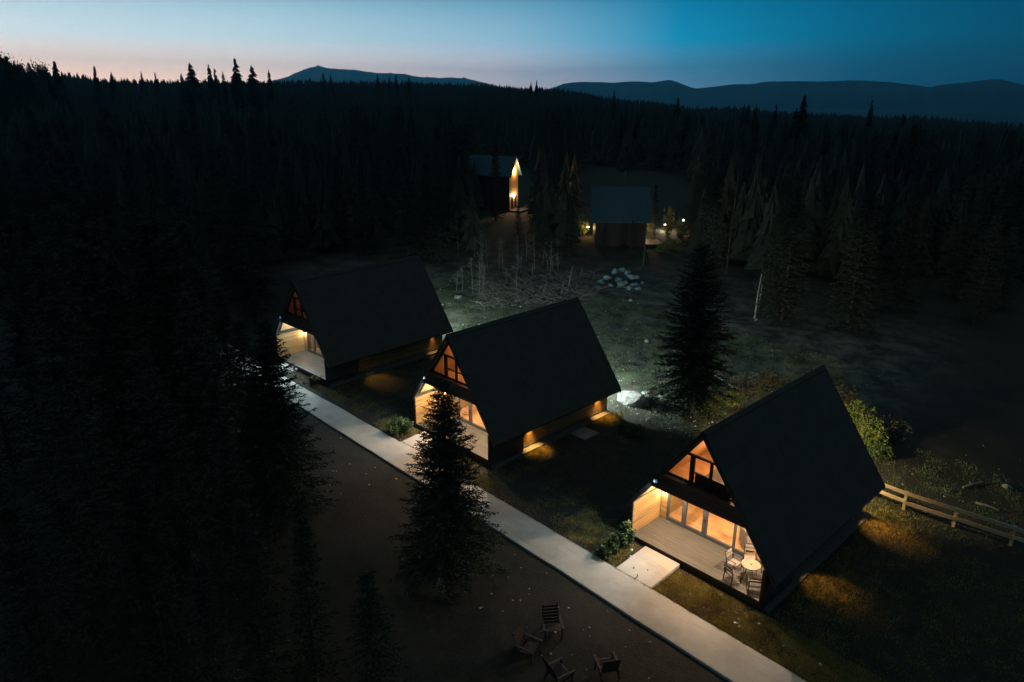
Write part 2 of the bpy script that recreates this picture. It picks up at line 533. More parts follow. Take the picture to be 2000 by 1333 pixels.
def mountain(profile, dist, depth, label, seed):
    rnd = np.random.RandomState(seed)
    px = np.array([p[0] for p in profile], float); py = np.array([p[1] for p in profile], float)
    xs = np.linspace(px[0], px[-1], 260)
    ys = np.interp(xs, px, py)
    k = np.hanning(5); k /= k.sum()
    ys = np.convolve(np.pad(ys, 2, 'edge'), k, 'valid')
    ys += np.interp(xs, xs[::4], rnd.randn(len(xs[::4])) * 0.6)
    rows = []
    prof = [(-0.9, 0.0), (-0.6, 0.33), (-0.35, 0.62), (-0.15, 0.86), (0, 1.0), (0.25, 0.8), (0.6, 0.35), (1.0, 0.0)]
    for a, b_ in prof:
        row = []
        for i, (x, y) in enumerate(zip(xs, ys)):
            d = ray(x, y); h = math.hypot(d[0], d[1])
            zc = CAM[2] + d[2] / h * dist
            u = np.array([d[0], d[1]]) / h
            rad = dist + a * depth
            zb = -62
            wob = 0 if a == 0 else 0.09 * math.sin(i * 0.33 + math.sin(i * .11) * 2) + 0.07 * math.sin(i * 0.9 + a * 1.5)
            z = zb + (zc - zb) * max(0, b_ + (wob if 0 < b_ < 1 else 0))
            row.append((CAM[0] + u[0] * rad, CAM[1] + u[1] * rad, z))
        rows.append(row)
    v = np.array(rows).reshape(-1, 3); n = len(xs)
    f = [(i * n + j, i * n + j + 1, (i + 1) * n + j + 1, (i + 1) * n + j) for i in range(len(prof) - 1) for j in range(n - 1)]
    return link('mountain', soup_mesh('mountain', v, np.array(f), MAT['mountain'], True), label=label, kind='structure')


mountain([(420, 176), (520, 162), (556, 152), (590, 138), (606, 132), (622, 129), (640, 133), (665, 135), (700, 138), (735, 143), (790, 145), (830, 152), (875, 152), (905, 152), (930, 158), (960, 166), (1000, 174), (1080, 182)],
         7200, 1400, 'lone blue mountain with a rounded summit on the left of the skyline', 1)
mountain([(1000, 190), (1050, 178), (1088, 169), (1110, 163), (1140, 160), (1165, 161), (1200, 163), (1225, 160), (1248, 159), (1280, 160), (1308, 156), (1330, 164), (1360, 174), (1400, 169), (1425, 165), (1465, 165), (1500, 160),
          (1540, 159), (1600, 160), (1670, 158), (1700, 159), (1760, 162), (1790, 168), (1815, 171), (1850, 164), (1900, 160), (1950, 154), (1975, 160), (2010, 169), (2100, 176), (2300, 170), (2600, 178)],
         6200, 1500, 'long blue mountain range across the right of the skyline', 2)

# concrete path along the cabins
YP0, YP1 = -4.02, -1.95
xs = list(np.arange(-70, 60, 1.5))
mb = MB()
vs = []
random.seed(3)
for x in xs:
    z = T(x, -3)
    w0, w1 = YP0 + random.uniform(-.03, .03), YP1 + random.uniform(-.03, .03)
    w1 += 0.35 * float(sst(-8, 6, -x)) * 0 + (0.12 * math.sin(x * .11))
    w0 += 0.10 * math.sin(x * .11 + .6)
    if x < -4:
        w1 += (-4 - x) * -0.02
    vs += [(x, w0 - .02, z - .3), (x, w0, z + .085), (x, w0 + .03, z + .10), (x, w1 - .03, z + .10), (x, w1, z + .085), (x, w1 + .02, z - .3)]
fs = []
for i in range(len(xs) - 1):
    for k in range(5):
        a = i * 6 + k
        fs.append((a, a + 6, a + 7, a + 1))
mb.add(vs, fs)
link('path', mb.mesh('path', MAT['path']), label='pale straight concrete path running past the cabins', kind='structure')

CABINS = [(16.879, 0.516, -0.497, -0.0148), (0.0, 0.0, 0.002, 0.0056), (-16.542, -0.992, 0.495, 0.0267)]


def local(c, x, y, z=0):
    ca, sa = math.cos(c[3]), math.sin(c[3])
    return (c[0] + x * ca - y * sa, c[1] + x * sa + y * ca, c[2] + z)


# entry slabs: thick concrete between the path and the deck
for c, lab in zip(CABINS, ('thick pale entry slab from the path to the nearest cabin', 'entry slab behind the foreground spruce at the middle cabin', 'brightly lit entry slab at the far left cabin')):
    x0, x1 = c[0] - 2.55, c[0] - 0.55
    za = T(c[0], -2) + 0.104
    zb = c[2] + 0.22
    ya, yb = -1.92, c[1] + 0.02
    m = MB().add([(x0, ya - .1, za - .5), (x1, ya - .1, za - .5), (x1, yb, za - .5), (x0, yb, za - .5), (x0, ya - .1, za + .004), (x1, ya - .1, za + .004), (x1, yb, zb), (x0, yb, zb)],
                 [(3, 2, 1, 0), (4, 5, 6, 7), (0, 1, 5, 4), (1, 2, 6, 5), (2, 3, 7, 6), (3, 0, 4, 7)])
    part('entry_path', m, MAT['path'], None, bevel=0.02, label=lab, kind='structure')

# haze: one closed box of even air around everything
hz = MB().box((-9500, -3000, -64), (7500, 9500, 400)).mesh('haze', MAT['roof'])
hz.materials.clear()
hm = bpy.data.materials.new('thin_evening_air'); hm.use_nodes = True
hm.node_tree.nodes.remove(hm.node_tree.nodes['Principled BSDF'])
pv = hm.node_tree.nodes.new('ShaderNodeVolumePrincipled')
pv.inputs['Color'].default_value = (0.20, 0.72, 1.0, 1); pv.inputs['Density'].default_value = HAZE_DENSITY; pv.inputs['Anisotropy'].default_value = 0.55
hm.node_tree.links.new(pv.outputs[0], hm.node_tree.nodes['Material Output'].inputs['Volume'])
hz.materials.append(hm)
link('haze', hz, label='thin evening haze that turns the far mountains blue', kind='stuff')


# ------------------------------------------------------------------ lamps
def add_light(kind, name, parent, loc, power, col, radius=0.06, spot=None, rot=None, blend=0.6):
    ld = bpy.data.lights.new(name, kind)
    ld.energy = power; ld.color = col
    if kind in ('POINT', 'SPOT'):
        ld.shadow_soft_size = radius
    if kind == 'AREA':
        ld.shape = 'RECTANGLE'; ld.size = radius[0]; ld.size_y = radius[1]
    if spot:
        ld.spot_size = math.radians(spot); ld.spot_blend = blend
    o = bpy.data.objects.new(name, ld); COL.objects.link(o); o.parent = parent; o.location = loc
    if rot:
        o.rotation_euler = rot
    return o


# ------------------------------------------------------------------ cabins
HR, HE, WE, LEN = 7.34, 1.615, 4.094, 11.80
SL = (HR - HE) / WE
TV = 0.21                       # vertical thickness of the roof
DZ = 0.39
VG = 2.42                       # glazed front wall of the ground floor
RW = 11.15                      # rear wall


def under(x):
    return HR - TV - SL * abs(x)


def half(z):
    return (HR - TV - z) / SL


def planks_y(parent, x0, x1, y0, y1, z0, z1, mat, step=0.15, cap=None, name='plank'):
    z = z0
    while z < z1 - 0.03:
        t = min(z + step - 0.012, z1)
        part(name, MB().box((x0, y0, z), (x1, y1, t)), mat, parent)
        z += step


def wall_lamp(parent, x, y, z, side, power, col=AMBER, glassm='lamp_amber', tilt=8, cone=64):
    """cylinder down-light fixed to the side wall"""
    b = MB().tube([(x + side * .09, y, z), (x + side * .09, y, z + .20)], .045, 12)
    b.box((x if side > 0 else x - .06, y - .02, z + .08), (x + .06 if side > 0 else x, y + .02, z + .12))
    l = part('wall_lamp', b, MAT['black'], parent)
    g = MB().tube([(x + side * .09, y, z - .012), (x + side * .09, y, z + .002)], .036, 12)
    part('lamp_glass', g, MAT[glassm], l)
    if power:
        add_light('SPOT', 'lamp_light', l, (x + side * .10, y, z - .03), power, col, .03, cone, (0, -side * math.radians(tilt), 0), 0.9)
    return l


def cabin(c, label, ground=420.0, upper=70.0, sconce=40.0, sides=(0, 0), flood=None, rear=None, detail=True, soffit=800, soffit_col=(1.0, .76, .52), tilt=(8, 8), flood_rot=-15):
    root = link('cabin', None, loc=(c[0], c[1], c[2]), rotz=c[3], label=label, cat='cabin', group='dark roofed chalets along the path')
    # roof
    for s in (-1, 1):
        pl = [(0, HR), (0, HR - TV), (s * WE, HE - TV * .55), (s * (WE + .02), HE)]
        if s > 0:
            pl = pl[::-1]
        slab = MB().prism(pl[::-1] if s > 0 else pl[::-1], 0.0, LEN)
        ro = part('roof_slope', slab, MAT['roof'], root)
    part('ridge_cap', MB().prism([(-.16, HR - .19), (0, HR + .0), (.16, HR - .19), (.16, HR - .155), (0, HR + .045), (-.16, HR - .155)][::-1], -.01, LEN + .01), MAT['roof'], root)
    for s in (-1, 1):
        for (y0, y1) in ((-.045, -.003), (LEN + .003, LEN + .045)):
            pl = [(0, HR + .02), (0, HR - TV - .1), (s * WE, HE - .25), (s * (WE + .03), HE + .02)]
            part('barge_board', MB().prism(pl if s < 0 else pl[::-1], y0, y1), MAT['trim'], root)
    # plinth and deck
    part('plinth', MB().box((-3.40, 2.5, -.5), (3.40, RW + .1, .17)), MAT['plinth'], root)
    part('plinth', MB().box((-3.86, .2, -.5), (-3.402, RW + .1, .03)), MAT['plinth'], root)
    part('plinth', MB().box((3.402, .2, -.5), (3.86, RW + .1, .03)), MAT['plinth'], root)
    fx = MB().box((-3.62, .05, .02), (3.62, .10, DZ - .03)); fx.box((-3.62, .10, DZ - .20), (3.62, VG, DZ - .035))
    part('deck_fascia', fx, MAT['trim'], root)
    dk = part('deck', MB().box((-3.448, .10, DZ - .034), (3.448, VG - .01, DZ - .03)), MAT['trim'], root)
    y = .06
    bm_ = None
    while y < VG - .1:
        if bm_ is None:
            bm_ = MB().box((-3.44, 0, DZ - .028), (3.44, .132, DZ)).mesh('deck_board', MAT['deck'])
        link('deck_board', bm_, dk, loc=(0, y, 0))
        y += .139
    # porch side walls
    for s in (-1, 1):
        xo, xi = 3.62 * s, 3.475 * s
        pl = [(xo, 0.0), (xo, under(xo)), (xi, under(xi)), (xi, 0.0)]
        w = part('porch_wall', MB().prism(pl if s < 0 else pl[::-1], .05, 2.8), MAT['roof'], root)
        a, b = (xi, xi + .025) if s < 0 else (xi - .025, xi)
        part('corner_post', MB().box((min(xo, a) - .001, .0, .02), (max(xo, b) + .001, .048, under(3.62) - .02)), MAT['trim'], root)
        z = DZ + .01
        while z < under(3.5) - .05:
            part('plank', MB().box((a, .06, z), (b, VG - .03, min(z + .138, under(3.5)))), MAT['wall'], w)
            z += .148
    # side walls of the body, planked outside
    for s in (-1, 1):
        x0, x1 = sorted((3.35 * s, 3.25 * s))
        pl = [(x0, .17), (x1, .17), (x1, under(x1) - .005), (x0, under(x0) - .005)]
        w = part('side_wall', MB().prism(pl, 2.5, RW), MAT['wall'], root)
        if s > 0:
            z = .18
            while z < under(3.38) - .04:
                part('plank', MB().box((3.352, 2.803, z), (3.377, RW + .05, min(z + .148, under(3.38)))), MAT['wall'], w)
                z += .157
            part('corner_trim', MB().box((3.352, RW + .052, .12), (3.41, RW + .11, under(3.41))), MAT['wall'], root)
    # rear gable
    rg = [(-3.34, .17), (3.34, .17), (3.34, under(3.34) - .005), (0, under(0) - .005), (-3.34, under(3.34) - .005)]
    part('rear_wall', MB().prism(rg, RW + .002, RW + .12), MAT['wallx'], root)
    # storey band across the front, balcony soffit, intermediate floor
    zb, zt = 3.55, 4.36
    bw = part('storey_band', MB().prism([(-half(zb), zb), (half(zb), zb), (half(zt), zt), (-half(zt), zt)], .06, .26), MAT['band'], root)
    for k in range(4):
        z0 = zb + .02 + k * .2
        part('board', MB().prism([(-half(z0) + .02, z0), (half(z0) - .02, z0), (half(z0 + .18) - .02, z0 + .18), (-half(z0 + .18) + .02, z0 + .18)], .035, .058), MAT['band'], bw)
    part('band_sill', MB().prism([(-half(zt) + .01, zt), (half(zt) - .01, zt), (half(zt + .05) - .01, zt + .05), (-half(zt + .05) + .01, zt + .05)], .0, .30), MAT['trim'], root)
    part('porch_ceiling', MB().box((-half(3.5) + .02, .265, 3.42), (half(3.5) - .02, VG - .05, 3.5)), MAT['inner'], root)
    part('upper_floor', MB().box((-half(3.9) + .02, .27, 3.78), (half(3.9) - .02, RW - .01, 3.88)), MAT['floor'], root)
    # interior: floor, linings, partition
    fl = part('interior_floor', MB().box((-3.24, VG + .12, .17), (3.24, RW - .01, DZ - .02)), MAT['floor'], root)
    if detail:
        y = VG + .13
        fb = MB().box((-3.23, 0, DZ - .018), (3.23, .176, DZ)).mesh('floor_board', MAT['floor'])
        while y < VG + 4.4:
            link('floor_board', fb, fl, loc=(0, y, 0)); y += .18
    part('inner_ceiling', MB().box((-half(3.5) + .03, VG + .12, 3.40), (half(3.5) - .03, 7.0, 3.48)), MAT['inner'], root)
    iw = part('inner_wall', MB().prism([(-3.24, DZ), (3.24, DZ), (3.24, under(3.3)), (half(3.4) - .05, 3.4), (-half(3.4) + .05, 3.4), (-3.24, under(3.3))], 7.0, 7.08), MAT['wallx'], root)
    for s in (-1, 1):
        # lining under the roof slope, both storeys
        pl = [(s * .02, under(0) - .02), (s * 3.2, under(3.2) - .02), (s * 3.2, under(3.2) - .06), (s * .02, under(0) - .06)]
        part('roof_lining', MB().prism(pl if s < 0 else pl[::-1], .30, 8.0), MAT['inner'], root)
    part('inner_wall', MB().prism([(-half(3.9) + .03, 3.9), (half(3.9) - .03, 3.9), (0, under(0) - .05)], 4.6, 4.66), MAT['wallx'], root)
    # glazed front of the ground floor
    zf0, zf1, zh = DZ, DZ + .20, 2.62
    gf = part('glazing_frame', MB().box((-3.07, VG, zf0), (3.07, VG + .11, zf1)), MAT['frame'], root)
    part('head_rail', MB().box((-3.07, VG, zh), (3.07, VG + .11, zh + .12)), MAT['frame'], gf)
    for x0, x1 in ((-3.07, -2.95), (-2.17, -1.94), (-.99, -.74), (.70, .80), (2.93, 3.07)):
        part('mullion', MB().box((x0, VG - .005, zf1), (x1, VG + .115, zh)), MAT['frame'], gf)
    for x0, x1 in ((-2.95, -2.17), (-1.94, -.99), (-.74, .70), (.80, 2.93)):
        pn = part('window', MB().box((x0, VG + .05, zf1), (x1, VG + .062, zh)), MAT['glass'], root)
    part('door_handle', MB().box((-.86, VG - .05, 1.25), (-.83, VG - .02, 1.5)).box((-.86, VG - .03, 1.27), (-.83, VG - .004, 1.30)).box((-.86, VG - .03, 1.45), (-.83, VG - .004, 1.48)), MAT['black'], gf)
    for s in (-1, 1):
        a, b = sorted((s * 3.07, s * 3.45))
        fw = part('front_wall', MB().box((a, VG + .03, DZ), (b, VG + .10, under(3.46))), MAT['inner'], root)
        z = DZ + .02
        while z < under(3.45) - .03:
            part('plank', MB().box((a + .003, VG + .004, z), (b - .003, VG + .028, min(z + .138, under(3.45)))), MAT['wallx'], fw)
            z += .148
    hd = [(-half(2.75) + .02, 2.745), (half(2.75) - .02, 2.745), (half(3.41) - .02, 3.41), (-half(3.41) + .02, 3.41)]
    part('front_wall', MB().prism(hd, VG + .02, VG + .10), MAT['wallx'], root)
    # upper gable glazing
    g0, g1 = .30, .38
    zg = zt + .05
    uf = part('gable_frame', MB(), MAT['trim'], root)
    me = MB()
    zt2 = under(0) - .06
    for s in (-1, 1):
        me.beam((0, .34, zt2 - .04), (s * (half(zg) - .03), .34, zg + .02), .10, .10, up=(0, 1, 0))
    me.box((-half(zg) + .02, g0, zg), (half(zg) - .02, g1, zg + .07))
    zc = 5.78
    me.box((-half(zc) + .03, g0 - .02, zc), (half(zc) - .03, g1, zc + .10))
    uf.data = me.mesh('gable_frame', MAT['trim'])
    for x0, x1 in ((-.68, -.46), (.33, .45)):
        part('mullion', MB().box((x0, g0 - .025, zg + .02), (x1, g1 + .004, min(zc, under(max(abs(x0), abs(x1))) - .1))), MAT['trim'], uf)
    part('transom', MB().box((-.46, g0 - .01, 4.98), (.33, g1, 5.04)), MAT['trim'], uf)
    part('transom', MB().box((.45, g0 - .01, 4.98), (half(5.04) - .08, g1, 5.04)), MAT['trim'], uf)
    gl = [[(-half(zg) + .10, zg + .07), (-.68, zg + .07), (-.68, under(.68) - .08)],
          [(-.46, zg + .07), (.33, zg + .07), (.33, 4.98), (-.46, 4.98)],
          [(-.46, 5.04), (.33, 5.04), (.33, zc), (-.46, zc)],
          [(.45, zg + .07), (half(zg) - .10, zg + .07), (half(5.02) - .08, 4.98), (.45, 4.98)],
          [(.45, 5.04), (half(5.04) - .1, 5.04), (.45, under(.45) - .14)],
          [(-half(5.88) + .12, 5.88), (half(5.88) - .12, 5.88), (0, under(0) - .22)]]
    for p in gl:
        part('window', MB().prism(p, .335, .347), MAT['glass'], root)
    # porch lamps
    for s in (-1, 1):
        b = MB().tube([(s * 3.26, VG - .10, 1.98), (s * 3.26, VG - .10, 2.14)], .05, 12); b.box((s * 3.26 - .03, VG - .06, 2.02), (s * 3.26 + .03, VG, 2.10))
        l = part('porch_lamp', b, MAT['black'], root)
        part('lamp_glass', MB().tube([(s * 3.26, VG - .10, 1.90), (s * 3.26, VG - .10, 1.978)], .04, 12), MAT['lamp_warm' if sconce else 'white'], l)
        if sconce:
            add_light('POINT', 'lamp_light', l, (s * 3.24, VG - .18, 1.86), sconce, WARM2, .05)
    # ceiling lamps inside
    cl = part('ceiling_lamp', MB().tube([(0, 4.2, 3.34), (0, 4.2, 3.398)], .22, 20), MAT['white'], root)
    if ground:
        add_light('AREA', 'lamp_light', cl, (0, 4.0, 3.32), ground, WARM2, (3.6, 1.4))
    cu = part('ceiling_lamp', MB().tube([(0, 2.6, 6.35), (0, 2.6, 6.42)], .12, 16), MAT['white'], root)
    if upper:
        add_light('POINT', 'lamp_light', cu, (0, 2.6, 6.15), upper, WARM2, .10)
    for y_, p, tl in zip((3.55, 10.2), sides, tilt):
        wall_lamp(root, 3.378, y_, 1.72, 1, p, tilt=tl)
    # two round down-lights in the porch ceiling
    for s in (-1, 1):
        sl_ = part('soffit_lamp', MB().tube([(s * 1.95, 1.45, 3.395), (s * 1.95, 1.45, 3.418)], .085, 20), MAT['frame'], root)
        part('lamp_glass', MB().tube([(s * 1.95, 1.45, 3.386), (s * 1.95, 1.45, 3.394)], .07, 20), MAT['lamp_warm'], sl_)
        add_light('POINT', 'lamp_light', sl_, (s * 1.95, 1.45, 3.33), soffit, soffit_col, .05)
    # flood light on the left end of the storey band
    fb = MB().box((-2.32, -.10, 3.92), (-2.08, .02, 4.10)); fb.beam((-2.2, .0, 3.99), (-2.2, .06, 3.99), .04)
    fo = part('flood_light', fb, MAT['frame'], root)
    part('lamp_glass', MB().box((-2.30, -.112, 3.935), (-2.10, -.101, 4.085)), MAT['lamp_cool' if flood else 'glass'], fo)
    if flood:
        add_light('SPOT', 'lamp_light', fo, (-2.2, -.16, 4.0), flood, COOLB, .06, 112, (math.radians(-48), 0, math.radians(flood_rot)), .6)
    if rear:
        rx, rz, pw, rc = rear
        ro = part('flood_light', MB().box((rx - .12, RW + .13, rz), (rx + .12, RW + .22, rz + .18)), MAT['black'], root)
        part('lamp_glass', MB().box((rx - .10, RW + .222, rz + .02), (rx + .10, RW + .23, rz + .16)), MAT['lamp_cool' if rc[2] > .5 else 'lamp_amber'], ro)
        add_light('SPOT', 'lamp_light', ro, (rx, RW + .30, rz + .08), pw, rc, .10, 150, (math.radians(34), 0, 0), .2)
    return root


N_, M2, F2 = CABINS
cabin(N_, 'nearest chalet with brightly lit porch, round table and chairs on its deck', ground=260, upper=420, sconce=34, sides=(300, 700), tilt=(38, 38), flood=420, flood_rot=-38, rear=(-.5, 2.5, 3400, (1.0, .78, .38)))
cabin(M2, 'middle chalet with its lit porch half hidden by the foreground spruce', ground=260, upper=170, sconce=34, sides=(1100, 900), tilt=(14, 12), flood=420, flood_rot=-38, rear=(.8, 2.2, 4200, COOL))
cabin(F2, 'far left chalet with dark upper floor and cool lit deck', ground=50, upper=28, sconce=34, sides=(320, 240), tilt=(40, 14), flood=1500, flood_rot=32, soffit=280, soffit_col=(.72, .93, 1.0), rear=(-.8, 2.1, 4200, COOL))


# ------------------------------------------------------------------ things on and in the nearest cabin
def at_local(c, x, y, z=0.0):
    return local(c, x, y, z)


def deck_table():
    t = link('garden_table', None, loc=at_local(N_, 2.32, 1.22, DZ), label='round pale wooden table with dark centre hole on the porch deck', cat='table')
    n = 40
    for k in range(7):
        x0, x1 = -.42 + k * .12, -.42 + k * .12 + .112
        pts = []
        R = .42
        def yy(x): return math.sqrt(max(R * R - x * x, 0))
        sx = [x0 + (x1 - x0) * i / 6 for i in range(7)]
        poly = [(x, -yy(x)) for x in sx] + [(x, yy(x)) for x in reversed(sx)]
        # drop duplicate end points
        q_ = []
        for p in poly:
            if not q_ or (abs(p[0] - q_[-1][0]) + abs(p[1] - q_[-1][1])) > 1e-4:
                q_.append(p)
        part('table_slat', MB().plan(q_, .705, .728), MAT['pale'], t)
    rim = [(.435 * math.cos(a), .435 * math.sin(a), .712) for a in np.linspace(0, 2 * math.pi, 33)]
    part('rim', MB().tube(rim, .014, 8, False), MAT['black'], t)
    part('umbrella_socket', MB().tube([(0, 0, .69), (0, 0, .735)], .05, 16), MAT['black'], t)
    for k in range(4):
        a = k * math.pi / 2 + .6
        part('leg', MB().beam((.30 * math.cos(a), .30 * math.sin(a), .70), (.36 * math.cos(a + .5), .36 * math.sin(a + .5), 0), .028), MAT['black'], t)
    return t


deck_table()


def deck_chair(dark=False):
    t = link('garden_chair', None, cat='chair', group='metal framed chairs around the porch table')
    W = .27
    fr = MB()
    for s in (-1, 1):
        x = s * W
        fr.tube([(x, .24, 0), (x, .22, .62), (x, -.22, .64), (x, -.30, 0)], .019, 8)
        fr.tube([(x * .96, -.20, .40), (x * .96, -.34, .95)], .019, 8)
        fr.tube([(x, .23, .06), (x, -.29, .06)], .014, 6)
    fr.tube([(-W * .96, -.34, .95), (W * .96, -.34, .95)], .019, 8)
    fr.tube([(-W, .235, .40), (W, .235, .40)], .017, 8)
    fr.tube([(-W, -.22, .40), (W, -.22, .40)], .017, 8)
    fr.tube([(-W, -.29, .08), (W, -.29, .08)], .014, 6)
    part('frame', fr, MAT['black'], t)
    m = MAT['dsling' if dark else 'sling']
    for k in range(5):
        y0 = -.20 + k * .088
        part('seat_slat', MB().box((-W + .02, y0, .41), (W - .02, y0 + .078, .428)), m, t)
    for k in range(2):
        f0, f1 = .45 + k * .3, .45 + k * .3 + .17
        p = Vector((0, -.20 - .14 * f0, .40 + .55 * f0)); q_ = Vector((0, -.20 - .14 * f1, .40 + .55 * f1))
        part('back_slat', MB().add([(-W + .03, p.y + .01, p.z), (W - .03, p.y + .01, p.z), (W - .03, q_.y + .01, q_.z), (-W + .03, q_.y + .01, q_.z),
                                    (-W + .03, p.y - .01, p.z), (W - .03, p.y - .01, p.z), (W - .03, q_.y - .01, q_.z), (-W + .03, q_.y - .01, q_.z)],
                                   [(0, 1, 2, 3), (7, 6, 5, 4), (0, 4, 5, 1), (1, 5, 6, 2), (2, 6, 7, 3), (3, 7, 4, 0)]), m, t)
    return t


lightc = deck_chair(False)
darkc = deck_chair(True)
CH = [(1.52, 1.18, lightc, 'pale slatted chair left of the round porch table', 0),
      (1.85, 2.02, lightc, 'pale slatted chair by the glass door behind the round table', 0),
      (1.92, .42, darkc, 'dark seated chair at the front edge of the deck, left of the table', 0),
      (2.92, .50, darkc, 'dark seated chair at the front right of the porch table', 0),
      (2.88, 1.95, darkc, 'dark chair behind the porch table beside the right wall', 0)]
used = set()
for x, y, src, lab, _ in CH:
    o = src if src not in used else copy_tree(src)
    used.add(src)
    o.location = at_local(N_, x, y, DZ)
    dx, dy = 2.32 - x, 1.22 - y
    o.rotation_euler = (0, 0, math.atan2(dy, dx) - math.pi / 2 + random.uniform(-.15, .15))
    o['label'] = lab

# interior furniture seen through the glass
a = link('armchair', None, loc=at_local(N_, 1.15, 3.35, DZ), rotz=2.5, label='tall rounded taupe armchair behind the large glass door', cat='armchair')
part('seat', MB().box((-.36, -.36, .18), (.36, .36, .44)), MAT['sofa'], a, bevel=.06)
part('backrest', MB().add([(-.36, .26, .2), (.36, .26, .2), (.36, .44, .2), (-.36, .44, .2), (-.26, .40, 1.18), (.26, .40, 1.18), (.26, .52, 1.18), (-.26, .52, 1.18)],
                          [(3, 2, 1, 0), (4, 5, 6, 7), (0, 1, 5, 4), (1, 2, 6, 5), (2, 3, 7, 6), (3, 0, 4, 7)]), MAT['sofa'], a, bevel=.08)
for s in (-1, 1):
    part('armrest', MB().box((s * .42 - .07, -.36, .18), (s * .42 + .07, .36, .62)), MAT['sofa'], a, bevel=.05)
for sx in (-1, 1):
    for sy in (-1, 1):
        part('leg', MB().tube([(sx * .3, sy * .3, 0), (sx * .28, sy * .28, .2)], .02, 8), MAT['black'], a)
s_ = link('sofa', None, loc=at_local(N_, 2.45, 4.1, DZ), rotz=math.pi / 2 + math.pi, label='long taupe sofa along the inside right wall', cat='sofa')
part('base', MB().box((-1.1, -.4, .08), (1.1, .4, .28)), MAT['sofa'], s_, bevel=.03)
for k in range(3):
    part('cushion', MB().box((-1.05 + k * .71, -.42, .28), (-1.05 + k * .71 + .68, .22, .44)), MAT['sofa'], s_, bevel=.05)
part('backrest', MB().box((-1.1, .22, .2), (1.1, .44, .85)), MAT['sofa'], s_, bevel=.07)
for s in (-1, 1):
    part('armrest', MB().box((s * 1.18 - .1, -.42, .08), (s * 1.18 + .1, .44, .6)), MAT['sofa'], s_, bevel=.05)
b_ = link('bed', None, loc=at_local(N_, .35, 1.1, 3.88), rotz=0, label='dark covered bed behind the upper gable window', cat='bed')
part('bed_base', MB().box((-.85, -.55, .05), (.95, 1.4, .38)), MAT['band'], b_, bevel=.02)
part('mattress', MB().box((-.82, -.52, .38), (.92, 1.36, .60)), MAT['dsling'], b_, bevel=.06)
part('headboard', MB().box((-.85, -.62, .05), (.95, -.56, 1.0)), MAT['band'], b_, bevel=.02)

# marks on the entry slab: two pebbles and a curved twig
p = on_ground(1238, 1110, .2)
def slab_z(x, y):
    f = (y - (-2.02)) / (N_[1] + .02 + 2.02)
    za, zb = T(N_[0], -2) + .108, N_[2] + .22
    return za + (zb - za) * f


def on_slab(px, py):
    z = 0
    r_ = ray(px, py)
    t = 40
    for _ in range(30):
        p = CAM + r_ * t
        z = slab_z(p[0], p[1])
        t = (z - CAM[2]) / r_[2]
    return CAM + r_ * t


def icorock(name, size, seed, mat, squash=.7, sub=2):
    import bmesh
    bm = bmesh.new()
    bmesh.ops.create_icosphere(bm, subdivisions=sub, radius=1.0)
    rnd = random.Random(seed)
    pl = [(Vector((rnd.gauss(0, 1), rnd.gauss(0, 1), rnd.gauss(0, 1))).normalized(), rnd.uniform(.42, .74)) for _ in range(17)]
    off = rnd.uniform(0, 50)
    from mathutils import noise
    for v in bm.verts:
        for n_, d in pl:                 # planar facets
            e = v.co.dot(n_) - d
            if e > 0:
                v.co -= n_ * e * .9
        v.co *= 1 + .10 * noise.noise(v.co * 2.2 + Vector((off, 0, 0))) + .05 * noise.noise(v.co * 6 + Vector((off, 0, 0)))
        v.co.z *= squash
        v.co *= size * 1.35
    me = bpy.data.meshes.new(name); bm.to_mesh(me); bm.free()
    me.materials.append(mat)
    return me


for px, py, s, lab in ((1238, 1110, .05, 'small dark pebble on the entry slab, left of the pair'), (1265, 1114, .04, 'small dark pebble on the entry slab, right of the pair')):
    p = on_slab(px, py)
    link('pebble', icorock('pebble', s, px, MAT['soil'], .5, 1), loc=(p[0], p[1], p[2] + .01), label=lab, cat='pebble')
pts = [on_slab(x, y) + np.array([0, 0, .012]) for x, y in ((1232, 1129), (1238, 1131), (1243, 1129), (1246, 1125), (1244, 1122))]
link('twig', MB().tube([tuple(p) for p in pts], [.008, .016, .018, .018, .01], 6).mesh('twig', MAT['soil']), label='curved dark twig lying on the entry slab', cat='twig')

# hatch slab beside the middle cabin
hp = [on_ground(x, y) for x, y in ((1110, 850), (1142, 862), (1173, 847), (1140, 833))]
zc_ = np.mean([p[2] for p in hp])
cen = np.mean([[p[0], p[1]] for p in hp], axis=0)
h = link('hatch_cover', None, loc=(cen[0], cen[1], zc_), label='square pale-edged hatch slab in the dark lawn beside the middle chalet', cat='hatch')
sq = [(.62, .70), (-.62, .70), (-.62, -.70), (.62, -.70)]
part('frame', MB().plan([(x * 1.12, y * 1.10) for x, y in sq], -.1, .05), MAT['plinth'], h, bevel=.01)
part('lid', MB().plan(sq, .05, .075), MAT['slab'], h, bevel=.006)
part('handle', MB().tube([(-.1, .1, .07), (-.1, .1, .1), (.1, .1, .1), (.1, .1, .07)], .012, 6), MAT['black'], h)


